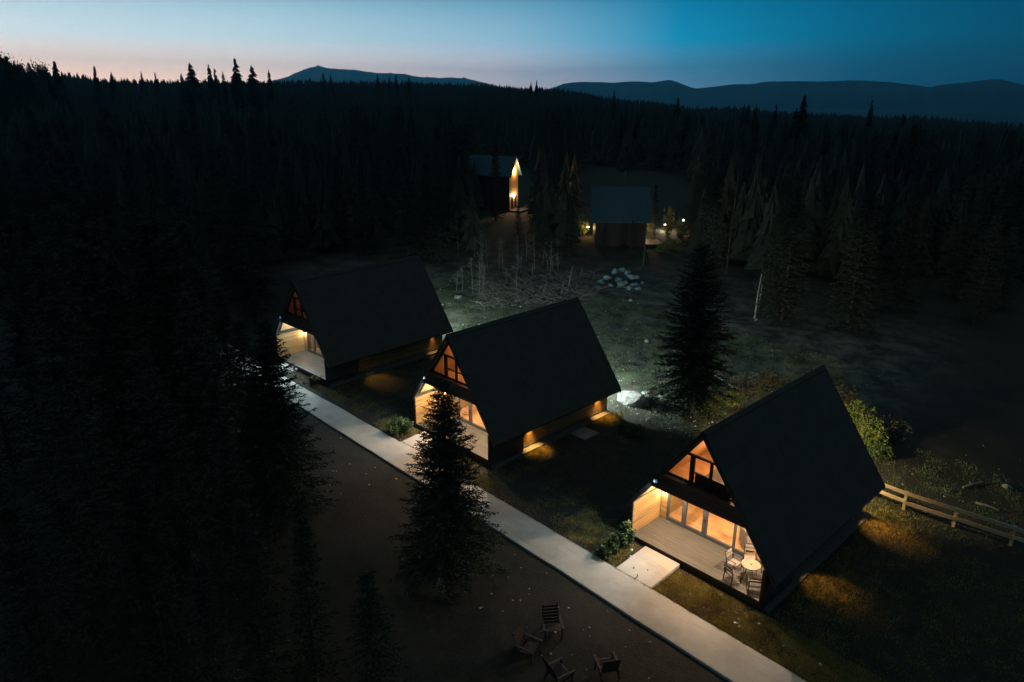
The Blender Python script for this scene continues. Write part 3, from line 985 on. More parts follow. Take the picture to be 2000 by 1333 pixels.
# wooden lounge chairs on the dark lawn
def lounge_chair():
    t = link('lounge_chair', None, cat='chair', group='slatted wooden chairs on the dark lawn')
    W = .33
    for k in range(6):
        y0 = -.42 + k * .095
        z = .30 + (y0 + .42) * .28
        part('seat_slat', MB().beam((-W, y0 + .04, z), (W, y0 + .04, z), .078, .02), MAT['slat'], t)
    for k in range(6):
        d = .06 + k * .125
        part('back_slat', MB().beam((-W, -.46 - d * .35, .32 + d), (W, -.46 - d * .35, .32 + d), .02, .10), MAT['slat'], t)
    for s in (-1, 1):
        x = s * (W + .02)
        part('side_rail', MB().beam((x, -.66, .16), (x, .22, .44), .03, .09), MAT['slat'], t)
        part('leg', MB().beam((x, .15, 0), (x, .15, .58), .05, .05), MAT['slat'], t)
        part('leg', MB().beam((x, -.62, 0), (x, -.50, .42), .05, .05), MAT['slat'], t)
        part('back_post', MB().beam((x * .9, -.42, .22), (x * .9, -.76, 1.10), .04, .04), MAT['slat'], t)
        part('armrest', MB().beam((x * 1.1, -.56, .60), (x * 1.1, .24, .58), .10, .025), MAT['slat'], t)
    return t


lc = lounge_chair()
for i, (px, py, rz, lab) in enumerate([(1080, 1238, -2.2, 'slatted wooden lounge chair nearest the path, topmost of the four on the lawn'),
                                       (1182, 1300, 1.0, 'slatted wooden lounge chair on the right, beside the path'),
                                       (1040, 1275, -1.3, 'slatted wooden lounge chair leftmost of the dim group'),
                                       (1100, 1318, -.2, 'slatted wooden lounge chair lowest of the dim group')]):
    o = lc if i == 0 else copy_tree(lc)
    p = on_ground(px, py, .2)
    o.location = (p[0], p[1], T(p[0], p[1]))
    o.rotation_euler = (0, 0, rz)
    o['label'] = lab

# fence
posts = [(19.35, 13.75), (21.88, 13.72), (24.25, 13.95), (26.75, 14.3), (29.2, 14.6), (31.7, 14.9), (34.2, 15.2)]
fc = link('post_and_rail_fence', None, loc=(posts[0][0], posts[0][1], 0), label='two rail raw timber fence behind the nearest chalet', cat='fence')
O0 = Vector((posts[0][0], posts[0][1], 0))
random.seed(5)
for x, y in posts:
    z = T(x, y)
    part('post', MB().beam(Vector((x, y, z - .2)) - O0, Vector((x, y, z + 1.12)) - O0, .15, .15), MAT['fence'], fc, bevel=.008)
for (x0, y0), (x1, y1) in zip(posts, posts[1:]):
    for hgt in (1.02, .52):
        d = Vector((x1 - x0, y1 - y0, 0)).normalized(); nn = Vector((d.y, -d.x, 0)) * .085
        a_ = Vector((x0, y0, T(x0, y0) + hgt + random.uniform(-.04, .04))) - O0 + nn - d * .05
        b2 = Vector((x1, y1, T(x1, y1) + hgt + random.uniform(-.04, .04))) - O0 + nn + d * .05
        part('rail', MB().beam(a_, b2 , .06, .20), MAT['fence'], fc, bevel=.006)


# ------------------------------------------------------------------ rocks
def rock(px, py, s, lab, squash=.7, seed=None, group=None, lift=.25):
    p = on_ground(px, py)
    o = link('boulder', icorock('boulder', s, seed or int(px * 7 + py), MAT['rock'], squash, 3 if s > .5 else 2), loc=(p[0], p[1], T(p[0], p[1]) + s * squash * lift),
             rotz=random.uniform(0, 6), label=lab, cat='boulder', group=group)
    return o


random.seed(11)
o = rock(1237, 789, 1.0, 'large white faceted boulder lit behind the middle chalet', .95)
o.scale = (1.1, .85, 1.0); o.rotation_euler[2] = .3
for i, (px, py, s, lab) in enumerate([(1268, 782, .42, 'pale rock just right of the large white boulder'), (1286, 786, .30, 'small pale rock second to the right of the white boulder'),
                                      (1298, 779, .34, 'pale rock at the foot of the dark spruce behind the lawn'), (1262, 770, .30, 'small rock above the white boulder'),
                                      (1312, 792, .22, 'small pale rock under the dark spruce'), (1277, 800, .18, 'small stone on the lit grass below the rocks'),
                                      (895, 583, .42, 'lone bluish white boulder on the lit grass between the left roofs'), (1263, 668, .24, 'pale stone on the bare ground right of the middle roof'),
                                      (1151, 637, .25, 'pale stone at the right edge of the middle roof'), (1477, 626, .22, 'small pale stone at the foot of the pale twin trunk'),
                                      (1967, 953, .28, 'pale stone in the darkness at the right edge above the fence'), (1232, 588, .2, 'small stone below the boulder pile'),
                                      (865, 597, .22, 'small pale stone beside the far left roof corner'), (878, 594, .17, 'small stone right of the far left roof corner')]):
    rock(px, py, s, lab)
pile = [(1172, 548, .55), (1186, 541, .55), (1200, 533, .6), (1208, 545, .65), (1216, 530, .6), (1213, 552, .6), (1226, 534, .55), (1232, 541, .6), (1222, 549, .5), (1243, 541, .5),
        (1240, 552, .6), (1246, 558, .5), (1192, 552, .4), (1165, 556, .45), (1254, 549, .4), (1228, 557, .45)]
for i, (px, py, s) in enumerate(pile):
    p = on_ground(px, py + 9)
    up = max(0, (556 - py)) * .035
    link('boulder', icorock('boulder', s * .8, i + 50, MAT['skylit_rock'], .7, 2), loc=(p[0], p[1], T(p[0], p[1]) + s * .3 + up * .6), rotz=random.uniform(0, 6),
         label='pale boulder tinted skylight blue in the heap beyond the brushwood', cat='boulder', group='boulders heaped at the forest edge')

# pebbles
rs = np.random.RandomState(8)
def scatter_mesh(name, pts, fn, mat, label, parent=None):
    V, Fc = [], []
    n0 = 0
    for p in pts:
        v, f = fn(p)
        V.append(v); Fc.append(f + n0); n0 += len(v)
    return link(name, soup_mesh(name, np.concatenate(V), np.concatenate(Fc), mat), label=label, kind='stuff')


def pebf(p):
    s = rs.uniform(.02, .07) if rs.rand() < .93 else rs.uniform(.07, .13)
    v = np.array([(1, 0, 0), (-1, 0, 0), (0, 1, 0), (0, -1, 0), (0, 0, .7), (0, 0, -.7)]) * s * rs.uniform(.7, 1.3, (6, 1))
    a_ = rs.uniform(0, 6); c_, s_2 = math.cos(a_), math.sin(a_)
    v = v @ np.array([[c_, s_2, 0], [-s_2, c_, 0], [0, 0, 1]]).T
    f = np.array([(0, 2, 4), (2, 1, 4), (1, 3, 4), (3, 0, 4), (2, 0, 5), (1, 2, 5), (3, 1, 5), (0, 3, 5)])
    return v + p, f


def pts_in(n, x0, x1, y0, y1):
    x = rs.uniform(x0, x1, n); y = rs.uniform(y0, y1, n)
    return np.stack([x, y, terrain(x, y)], -1)


peb = np.concatenate([pts_in(700, -30, 14, 12, 34), pts_in(260, -3, 12, 12, 17), pts_in(60, 20, 40, 14.5, 26), pts_in(160, -20, 34, -9, -4.3), pts_in(60, 12, 24, -1.6, .3)])
scatter_mesh('pebbles', peb, pebf, MAT['pebble'], 'small pale stones strewn over the rough ground')


# ------------------------------------------------------------------ grass
def blades(name, x, y, h, mat, label, w=.012, lean=.5):
    n = len(x)
    z = terrain(x, y)
    a_ = rs.uniform(0, 2 * math.pi, n); hh = h * rs.uniform(.5, 1.3, n)
    le = rs.uniform(0, lean, n) * hh; la = rs.uniform(0, 2 * math.pi, n)
    b0 = np.stack([x - np.cos(a_) * w, y - np.sin(a_) * w, z - .01], -1)
    b1 = np.stack([x + np.cos(a_) * w, y + np.sin(a_) * w, z - .01], -1)
    tp = np.stack([x + np.cos(la) * le, y + np.sin(la) * le, z + hh], -1)
    v = np.stack([b0, b1, tp], 1).reshape(-1, 3)
    return link(name, soup_mesh(name, v, np.arange(3 * n).reshape(-1, 3), mat), label=label, kind='stuff')


def clump(n, x0, x1, y0, y1, nc, sig):
    cx_ = rs.uniform(x0, x1, nc); cy_ = rs.uniform(y0, y1, nc)
    k = rs.randint(0, nc, n)
    x = cx_[k] + rs.randn(n) * sig; y = cy_[k] + rs.randn(n) * sig
    m = (x > x0) & (x < x1) & (y > y0) & (y < y1)
    return x[m], y[m]


def keep_out(x, y):
    ok = ~((y > -4.15) & (y < -1.8))
    for c in CABINS:
        ok &= ~((np.abs(x - c[0]) < 3.85) & (y > c[1] - .05) & (y < c[1] + 11.4))
        ok &= ~((x > c[0] - 2.6) & (x < c[0] - .5) & (y < c[1] + .1) & (y > -2.2))
    return x[ok], y[ok]


for (x0, x1, y0, y1, n, nc, lab) in ((21, 42, -1.8, 12, 60000, 1500, 'thin dark lawn right of the nearest chalet'), (-25, 14.2, -1.8, 12, 60000, 1600, 'thin dark lawn between the chalets'), (16.2, 27, -1.8, .45, 70000, 420, 'short yellow-green grass between the path and the nearest deck'), (10, 14.4, -1.75, 1.2, 12000, 160, 'short dark grass beside the shrub left of the nearest chalet'),
                                     (-6, 5.5, -1.8, .1, 14000, 200, 'short grass in front of the middle chalet'), (-20, -10, -1.9, -.8, 5000, 80, 'short grass in front of the far left chalet')):
    x, y = keep_out(*clump(n, x0, x1, y0, y1, nc, .22))
    blades('grass', x, y, .07, MAT['grass'], lab, .013, .9)
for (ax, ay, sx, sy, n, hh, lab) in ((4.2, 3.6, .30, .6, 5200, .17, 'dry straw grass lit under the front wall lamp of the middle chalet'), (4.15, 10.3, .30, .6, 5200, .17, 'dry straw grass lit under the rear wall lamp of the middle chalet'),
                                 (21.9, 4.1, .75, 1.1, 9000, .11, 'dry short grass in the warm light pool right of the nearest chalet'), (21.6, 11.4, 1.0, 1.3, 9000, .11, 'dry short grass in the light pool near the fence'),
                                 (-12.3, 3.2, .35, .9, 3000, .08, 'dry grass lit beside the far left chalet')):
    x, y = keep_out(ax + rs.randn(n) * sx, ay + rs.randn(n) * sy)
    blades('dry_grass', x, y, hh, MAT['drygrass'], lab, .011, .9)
x, y = clump(110000, -32, 14, 11.8, 34, 1100, .35)
x, y = keep_out(x, y)
blades('clearing_grass', x, y, .13, MAT['coolgrass'], 'thin grey-green grass over the lit clearing behind the chalets', .016, .8)
x, y = clump(16000, 18, 34, 12.2, 22, 260, .3)
x, y = keep_out(x, y)
blades('clearing_grass', x, y, .10, MAT['coolgrass'], 'thin rough grass around the timber fence', .016, .8)


# ------------------------------------------------------------------ vegetation
def tri_leaves(centers, size, rnd, flat=0.0, elong=1.8):
    """two-triangle leaves as quads around centres"""
    n = len(centers)
    a1 = rnd.randn(n, 3); a1[:, 2] *= (1 - flat); a1 /= np.linalg.norm(a1, axis=1, keepdims=True)
    a2 = np.cross(a1, rnd.randn(n, 3)); a2 /= np.linalg.norm(a2, axis=1, keepdims=True) + 1e-9
    s = size * rnd.uniform(.6, 1.3, (n, 1))
    v = np.stack([centers - a1 * s * elong / 2, centers + a2 * s / 2, centers + a1 * s * elong / 2, centers - a2 * s / 2], 1).reshape(-1, 3)
    f = np.arange(4 * n).reshape(-1, 4)
    return v, f


def spruce_crown(H, R, seed, whorl=.30, nb=7, twig=.16, tufts=5, base=.06, thin=.020, power=.85, tuft_len=.13, droop=.28, ragged=.25):
    """needle sprays on whorled branches; returns verts and triangles plus branch skeleton"""
    rnd = np.random.RandomState(seed)
    V = []
    sk = MB()
    z = H * base
    while z < H * .985:
        f = 1 - z / H
        Lb = R * (f ** power) * (1.0 if f > .02 else .5) + .08
        n = nb if f > .15 else max(4, nb - 2)
        a0 = rnd.uniform(0, 6.28)
        for k in range(n):
            a_ = a0 + 2 * math.pi * k / n + rnd.uniform(-.25, .25)
            L = Lb * rnd.uniform(1 - ragged, 1 + ragged * .8)
            zz = z + rnd.uniform(-.5, .5) * whorl
            up0 = .30 + .6 * (1 - f)
            dirh = np.array([math.cos(a_), math.sin(a_), 0])
            side = np.array([-math.sin(a_), math.cos(a_), 0])
            ns = max(3, int(L / twig))
            t = (np.arange(ns) + rnd.uniform(.3, .9)) / ns
            prof = up0 * t * L * .55 - droop * L * t ** 2 * (1.6 * f + .2) + .10 * L * np.clip(t - .75, 0, 1) * 4
            pts = np.outer(t * L, dirh) + np.array([0, 0, zz]); pts[:, 2] += prof
            sk_pts = [(0, 0, zz)] + [tuple(p) for p in pts[::max(1, ns // 3)]]
            if len(sk_pts) > 1 and L > .4:
                sk.tube(sk_pts, [.03 * L / 2 + .006] * (len(sk_pts) - 1) + [.004], 3, False)
            for i in range(ns):
                wl_ = (.16 + .34 * L * (1 - t[i]) * (t[i] ** .35)) * rnd.uniform(.75, 1.2)
                for sd in (-1, 1, 0):
                    if sd == 0:
                        d = dirh * .9 + np.array([0, 0, rnd.uniform(-.1, .35)]); ll = .16 + .1 * rnd.rand()
                        if rnd.rand() < .4: continue
                    else:
                        d = dirh * rnd.uniform(.45, .9) + side * sd + np.array([0, 0, rnd.uniform(-.35, .05)]); ll = wl_
                    d = d / np.linalg.norm(d)
                    m = max(2, int(ll / tuft_len * 1.6)) if sd else 2
                    m = min(m, tufts)
                    for j in range(m):
                        c0 = pts[i] + d * ll * j / m
                        dd = d + rnd.randn(3) * .35; dd /= np.linalg.norm(dd)
                        nn_ = np.cross(dd, rnd.randn(3)); nn_ /= np.linalg.norm(nn_) + 1e-9
                        le = tuft_len * rnd.uniform(.8, 1.6)
                        V += [c0 - nn_ * thin, c0 + nn_ * thin, c0 + dd * le]
        z += whorl * (.55 + .75 * f) * rnd.uniform(.8, 1.2)
    # leader
    for j in range(8):
        V += [(-.015, 0, H * .96 + j * .02), (.015, 0, H * .96 + j * .02), (rnd.randn() * .05, rnd.randn() * .05, H * .97 + j * H * .006)]
    V = np.array([tuple(v) for v in V], float)
    return V, sk


def spruce(loc, H, R, seed, label, group=None, rotz=0, **kw):
    V, sk = spruce_crown(H, R, seed, **kw)
    t = link('spruce_tree', None, loc=loc, rotz=rotz, label=label, cat='tree', group=group)
    link('crown', soup_mesh('crown', V, np.arange(len(V)).reshape(-1, 3), MAT['needles']), t)
    part('branches', sk, MAT['bark'], t)
    part('trunk', MB().tube([(0, 0, -.3), (0, 0, H * .3), (.02, 0, H * .7), (0, 0, H * .98)], [.03 * H * .55, .022 * H * .55, .010 * H * .55, .004], 10), MAT['bark'], t)
    return t


def height_to(px_top_y, x, y):
    lo, hi = 0.5, 60
    z = T(x, y)
    for _ in range(40):
        m = (lo + hi) / 2
        if project((x, y, z + m))[1] > px_top_y:
            lo = m
        else:
            hi = m
    return lo


g = on_ground(876, 1122)
H1 = height_to(742, g[0], g[1])
spruce((g[0], g[1], T(g[0], g[1])), H1, 2.65, 3, 'dark spruce standing against the lit path before the middle chalet', whorl=.27, nb=9, twig=.11, tufts=6, tuft_len=.13, power=.80, thin=.03)
g = on_ground(556, 985)
H2 = height_to(625, g[0], g[1])
spruce((g[0], g[1], T(g[0], g[1])), H2, 2.8, 8, 'dark spruce at the left end of the path before the far left chalet', whorl=.30, nb=9, twig=.13, tufts=6, tuft_len=.15, power=.78, thin=.034)
g = on_ground(1345, 800)
spruce((g[0], g[1], T(g[0], g[1])), 11.8, 3.5, 5, 'broad black spruce behind the lawn between the middle and nearest chalets', whorl=.32, nb=9, twig=.17, tufts=5, tuft_len=.2, power=.72, thin=.042)


# mid-distance and skyline spruces: a few shared meshes
def low_spruce(seed, H=1.0, R=.17, ragged=.35, levels=34, nb=9, power=.85):
    rnd = np.random.RandomState(seed)
    V = []
    for i in range(levels):
        f = 1 - (i + .5) / levels
        z = H * (1 - f) * .93 + .07
        for k in range(nb if f > .2 else 5):
            a_ = rnd.uniform(0, 6.28)
            L = (R * f ** power + .012) * rnd.uniform(1 - ragged, 1 + ragged)
            d = np.array([math.cos(a_), math.sin(a_), 0]); s = np.array([-d[1], d[0], 0])
            dz = L * rnd.uniform(-.45, .05)
            w = L * .22 + .003
            b = np.array([0, 0, z])
            for q_ in (0, .45):
                m = b + d * L * (q_ + .25) + np.array([0, 0, dz * (q_ + .2)])
                tip = b + d * L * (1.0 if q_ else .8) + np.array([0, 0, dz * (1 if q_ else .5)]) + s * rnd.uniform(-.3, .3) * L
                V += [m + s * w * (1 - q_), m - s * w * (1 - q_) - np.array([0, 0, .015]), tip]
                V += [b + d * L * q_ + np.array([0, 0, .03]), b + d * L * q_ - np.array([0, 0, .02]), tip + np.array([0, 0, -.012])]
    for k in range(6):
        V += [np.array([-.004, 0, .93]), np.array([.004, 0, .93]), np.array([0, 0, 1.0])]
    return np.array(V)


LOW = []
for s_i in range(5):
    V = low_spruce(20 + s_i, R=(.17, .14, .20, .12, .23)[s_i], ragged=(.28, .3, .3, .35, .3)[s_i])
    me = soup_mesh('crown', V, np.arange(len(V)).reshape(-1, 3), MAT['farneedles'])
    tm = MB().tube([(0, 0, -.02), (0, 0, .5), (0, 0, .97)], [.012, .008, .002], 6).mesh('trunk', MAT['bark'])
    LOW.append((me, tm))
FINE = []
for s_i in range(4):
    V, sk = spruce_crown(12.0, (1.9, 2.3, 1.6, 2.6)[s_i], 300 + s_i, whorl=.42, nb=7, twig=.24, tufts=4, tuft_len=.24, power=(.85, .75, .95, .8)[s_i], thin=.045, ragged=.35)
    V = V / 12.0
    FINE.append((soup_mesh('crown', V, np.arange(len(V)).reshape(-1, 3), MAT['farneedles']), LOW[0][1]))
# broad-leaved dark crown for the left horizon
rb = np.random.RandomState(77)
C_ = []
for k in range(26):
    c0 = np.array([rb.randn() * .14, rb.randn() * .14, rb.uniform(.35, .9)])
    C_.append(c0 + rb.randn(260, 3) * .055)
vv, ff = tri_leaves(np.concatenate(C_), .022, rb)
BROAD = (soup_mesh('crown', vv, ff, MAT['farneedles']), MB().tube([(0, 0, -.02), (0, 0, .4), (0.02, 0, .8)], [.02, .014, .004], 6).mesh('trunk', MAT['bark']))


def place_low(x, y, h, kind, label, group, w=1.0, rot=None):
    me, tm = kind
    t = link('spruce_tree' if kind is not BROAD else 'broadleaf_tree', None, loc=(x, y, T(x, y)), rotz=random.uniform(0, 6.28), label=label, cat='tree', group=group)
    t.scale = (h * w, h * w, h)
    link('crown', me, t); link('trunk', tm, t)
    return t


random.seed(21)


def at_dist(px, dist):
    d = ray(px, 185); h = math.hypot(d[0], d[1])
    return CAM[0] + d[0] / h * dist, CAM[1] + d[1] / h * dist


SKY = [(8, 104, 250, 5, 'broad'), (28, 112, 255, 0, 'b'), (42, 118, 260, 5, 'broad'), (55, 117, 270, 5, 'broad'), (68, 124, 280, 0, ''), (84, 126, 300, 1, ''), (99, 128, 300, 2, ''), (118, 121, 310, 0, ''),
       (193, 130, 330, 1, 'spruce alone on the left skyline'), (224, 142, 360, 2, ''), (282, 141, 360, 3, ''), (309, 142, 380, 3, ''), (359, 144, 380, 2, ''),
       (379, 124, 300, 4, 'broad dense spruce, widest on the left skyline'), (414, 127, 310, 1, 'slim spruce right of the broad one on the skyline'), (425, 134, 320, 3, ''), (440, 141, 330, 1, ''),
       (466, 116, 290, 0, 'tallest pointed spruce on the left skyline'), (497, 129, 300, 4, 'short full spruce right of the tallest skyline spruce'), (529, 137, 320, 1, 'small spruce at the foot of the left mountain'),
       (634, 144, 380, 1, 'paired small spruce before the left mountain, left one'), (648, 147, 380, 1, 'paired small spruce before the left mountain, right one'), (739, 148, 400, 0, ''), (762, 149, 400, 3, ''),
       (775, 147, 400, 1, ''), (800, 150, 400, 2, ''), (1037, 160, 420, 3, ''), (1048, 157, 420, 3, 'thin spire spruce where forest meets the right range'), (1200, 178, 330, 3, ''), (1325, 192, 330, 2, ''),
       (1456, 203, 300, 1, ''), (1465, 206, 300, 2, ''), (1480, 205, 300, 3, ''), (1519, 204, 300, 3, ''), (1573, 188, 235, 0, 'tall ragged spruce rising before the right mountain range'), (1560, 212, 235, 2, ''),
       (1706, 195, 330, 3, 'bare thin spire in front of the right range'), (1775, 222, 320, 2, '')]
for px, py, dist, kd, lab in SKY:
    x, y = at_dist(px, dist)
    h_ = height_to(py, x, y)
    wd = {4: 1.25, 0: 1.2}.get(kd, 1.0)
    kind = BROAD if kd == 5 else LOW[kd]
    ok = len(lab) > 8
    if kd == 5:
        wd = .55
    place_low(x, y, h_, kind, lab if ok else ('rounded dark tree at the left end of the skyline' if kd == 5 else 'small black spruce breaking the forest skyline'), 'rounded trees at the left skyline' if kd == 5 else 'spruces on the skyline', w=wd)

for i, (px, py, h_) in enumerate([(60, 1250, 11), (215, 1230, 12), (130, 1060, 12), (350, 1130, 11), (300, 960, 13), (430, 1010, 12), (30, 930, 13), (480, 1190, 9), (395, 880, 13), (170, 900, 13), (620, 1330, 8), (330, 1330, 9), (520, 1350, 8),
                                  (120, 1420, 9), (450, 1480, 8), (740, 1450, 7), (470, 885, 10), (505, 935, 9.5), (425, 845, 11), (530, 1010, 8)]):
    g = on_ground(px, py)  # trees added here to turn the open ground black
    place_low(g[0], g[1], h_, FINE[i % 4], 'dark spruce of the close stand added to darken the lower left corner', 'spruces filling the lower left corner', w=1.0)

for i, (px, py, h_, lab) in enumerate([(968, 432, 12.5, 'dark spruce left of the tall lamp-lit cabin'), (1012, 478, 5.5, 'young spruce below the tall lamp-lit cabin'), (1232, 505, 5.0, 'young spruce before the right end of the blue roofed cabin'),
                                       (1178, 500, 3.5, 'small spruce before the left end of the blue roofed cabin'), (1275, 470, 8.0, 'spruce at the right corner of the blue roofed cabin'), (1352, 480, 10.0, 'spruce right of the bright distant lantern'), (1492, 606, 9.5, 'dim feathery spruce behind the pale twin trunk')]):
    g = on_ground(px, py)
    place_low(g[0], g[1], h_, FINE[i % 4], lab, None, w=.9)

# forest individuals
KEEP = [(0, 0, 0, 0), (968, 285, 1020, 408), (1145, 335, 1340, 462), (1160, 500, 1262, 575), (880, 560, 1160, 640)]
random.seed(4)
cnt = 0
tries = 0
lefts = 'dark forest spruce among many at the left of the clearing'
while cnt < 285 and tries < 20000:
    tries += 1
    px = random.uniform(-60, 2060)
    dist = random.uniform(28, 230) if random.random() < .75 else random.uniform(60, 330)
    x, y = at_dist(px, dist)
    h_ = random.uniform(8, 15) if dist < 120 else random.uniform(11, 19)
    z = T(x, y)
    bx, by, _ = project((x, y, z)); tx, ty, dep = project((x, y, z + h_))
    w = h_ * .16 * F_PX / dep
    if ty < 205 + max(0, (px - 1100)) * .05:
        continue
    if px > 500 and by > 455 - (60 if px > 900 else 0):
        if not (px < 530 or (by < 520 and (px < 1140)) or (px > 1380 and by < 650 and not 1440 < px < 1530)):
            continue
    if px <= 530 and tx + w > 535 and by > 480:
        continue
    if px <= 530 and tx + w > 480 and by > 640:
        continue
    if any(tx + w > a0 and tx - w < a1 and by > b0 and ty < b1 for a0, b0, a1, b1 in KEEP):
        continue
    place_low(x, y, h_, random.choice(FINE) if dist < 190 else LOW[random.choice((0, 1, 2, 4))], lefts if px < 700 else 'dark forest spruce among many beyond the clearing', 'forest spruces left of the clearing' if px < 700 else 'forest spruces beyond the clearing')
    cnt += 1
print('forest individuals', cnt)

# the rest of the forest as one mass
rf_ = np.random.RandomState(9)
n = 18500
dist = np.sqrt(rf_.uniform(88 ** 2, 760 ** 2, n))
pxs = rf_.uniform(-250, 2250, n)
dd = np.array([at_dist(p_, 1.0) for p_ in np.linspace(-250, 2250, 200)]) - CAM[:2]
dx = np.interp(pxs, np.linspace(-250, 2250, 200), dd[:, 0]); dy = np.interp(pxs, np.linspace(-250, 2250, 200), dd[:, 1])
fx_, fy_ = CAM[0] + dx * dist, CAM[1] + dy * dist
fz = terrain(fx_, fy_)
fh = rf_.uniform(8, 13, n)
def cone_spruce(seed, R=.17, levels=8, seg=11):
    rnd = np.random.RandomState(seed); V = []
    for i in range(levels):
        zt = min(1.0, .30 + .70 * (i + 1) / levels + .02); zb = .06 + .80 * i / levels
        r0 = R * (1 - i / levels) * .95 + .03
        ang = np.sort(rnd.uniform(0, 6.2832, seg)); ring = []
        for j in range(seg):
            rr_ = r0 * (rnd.uniform(.40, .65) if j % 2 else rnd.uniform(.85, 1.35))
            ring.append(np.array([math.cos(ang[j]) * rr_, math.sin(ang[j]) * rr_, zb + rnd.uniform(-.03, .03) + (.05 if j % 2 else 0)]))
        for j in range(seg):
            V += [np.array([0, 0, zt]), ring[j], ring[(j + 1) % seg]]
    return np.array(V)


protos = [cone_spruce(60 + s_i) for s_i in range(3)]
V = []
for i in range(n):
    if dist[i] < 190:
        tx, ty, dp = project((fx_[i], fy_[i], fz[i] + fh[i])); bx, by, _ = project((fx_[i], fy_[i], fz[i]))
        w = fh[i] * .2 * F_PX / dp
        if (by > (495 if pxs[i] < 1360 else 560) and pxs[i] > 500) or any(tx + w > a0 and tx - w < a1 and by > b0 and ty < b1 for a0, b0, a1, b1 in KEEP):
            continue
    pr = protos[i % 3]
    a_ = (i * 2.39996) % 6.2832
    c_, s2_ = math.cos(a_), math.sin(a_)
    rot = np.array([[c_, s2_, 0], [-s2_, c_, 0], [0, 0, 1]])
    V.append((pr @ rot) * fh[i] + np.array([fx_[i], fy_[i], fz[i]]))
V = np.concatenate(V)
link('far_forest', soup_mesh('far_forest', V, np.arange(len(V)).reshape(-1, 3), MAT['farneedles']), label='endless black spruce forest covering the hillside to the skyline', kind='stuff')


# shrubs
def shrub(name, loc, h, r, n, leaf, mat, label, seed, upright=.4, stems=14, elong=2.2, group=None):
    rnd = np.random.RandomState(seed)
    t = link(name, None, loc=loc, label=label, cat='shrub', group=group)
    sk = MB(); P = []
    for k in range(stems):
        a_ = rnd.uniform(0, 6.28); rr_ = r * math.sqrt(rnd.rand())
        tip = np.array([math.cos(a_) * rr_, math.sin(a_) * rr_, h * rnd.uniform(.55, 1.0) * (1 - .25 * rr_ / r)])
        b0 = np.array([tip[0] * .3, tip[1] * .3, 0])
        md = (b0 + tip) / 2 + rnd.randn(3) * .06 * h
        sk.tube([b0, md, tip], [.018, .012, .003], 4, False)
        m = n // stems
        tt = rnd.uniform(.15, 1.0, m)[:, None]
        c0 = b0 * (1 - tt) ** 2 + 2 * md * tt * (1 - tt) + tip * tt ** 2
        P.append(c0 + rnd.randn(m, 3) * np.array([r, r, h * .5]) * .16)
    P = np.concatenate(P)
    v, f = tri_leaves(P, leaf, rnd, elong=elong)
    link('foliage', soup_mesh('foliage', v, f, mat), t)
    part('stem', sk, MAT['bark'], t)
    return t


def shrub_at(px, py, *a, **k):
    p = on_ground(px, py)
    return shrub(a[0], (p[0], p[1], T(p[0], p[1])), *a[1:], **k)


p = on_ground(782, 848)
shrub('shrub', (p[0], p[1], T(p[0], p[1])), 1.15, .75, 3600, .06, MAT['leaf'], 'rounded green shrub left of the middle chalet porch', 31)
for i, (px, py, h_, r_, lab) in enumerate([(1222, 1066, 1.35, .38, 'tall narrow shrub touching the left porch corner of the nearest chalet'), (1200, 1080, 1.1, .32, 'narrow shrub second left of the nearest porch'),
                                       (1182, 1090, .85, .30, 'lowest narrow shrub beside the path left of the nearest chalet')]):
    shrub_at(px, py, 'shrub', h_, r_, 1800, .07, MAT['leaf'], lab, 40 + i, elong=3.2, stems=10)
for i, (px, py, h_, r_, lab) in enumerate([(612, 752, .8, .4, 'small dark shrub at the deck corner of the far left chalet'), (627, 748, .55, .3, 'low shrub at the right end of the far left deck'), (1240, 850, .9, .7, 'low black shrub on the dark lawn beside the hatch slab'),
                                       (1213, 848, .8, .2, 'thin dark shrub left of the low black shrub')]):
    shrub_at(px, py, 'shrub', h_, r_, 1500, .06, MAT['leaf'], lab, 60 + i)
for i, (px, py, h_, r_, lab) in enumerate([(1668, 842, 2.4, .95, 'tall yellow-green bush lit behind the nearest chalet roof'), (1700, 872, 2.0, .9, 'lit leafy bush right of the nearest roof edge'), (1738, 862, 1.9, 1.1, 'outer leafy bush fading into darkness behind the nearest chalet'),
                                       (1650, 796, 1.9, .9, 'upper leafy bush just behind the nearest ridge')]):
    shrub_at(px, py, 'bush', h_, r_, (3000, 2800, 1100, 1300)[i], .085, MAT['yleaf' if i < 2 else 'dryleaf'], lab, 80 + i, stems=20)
shrub_at(1714, 893, 'bush', 1.0, .8, 2600, .07, MAT['leaf'], 'low bright green bush at the foot of the lit bushes', 95)
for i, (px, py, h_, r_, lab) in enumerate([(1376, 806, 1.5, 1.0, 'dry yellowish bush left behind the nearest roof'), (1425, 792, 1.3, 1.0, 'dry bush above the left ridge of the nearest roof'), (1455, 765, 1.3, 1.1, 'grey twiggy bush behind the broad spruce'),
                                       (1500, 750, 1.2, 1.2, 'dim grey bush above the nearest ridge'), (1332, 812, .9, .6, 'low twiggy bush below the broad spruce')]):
    shrub_at(px, py, 'bush', h_, r_, 2600, .07, MAT['dryleaf' if i > 1 else 'yleaf'], lab, 100 + i, stems=26)

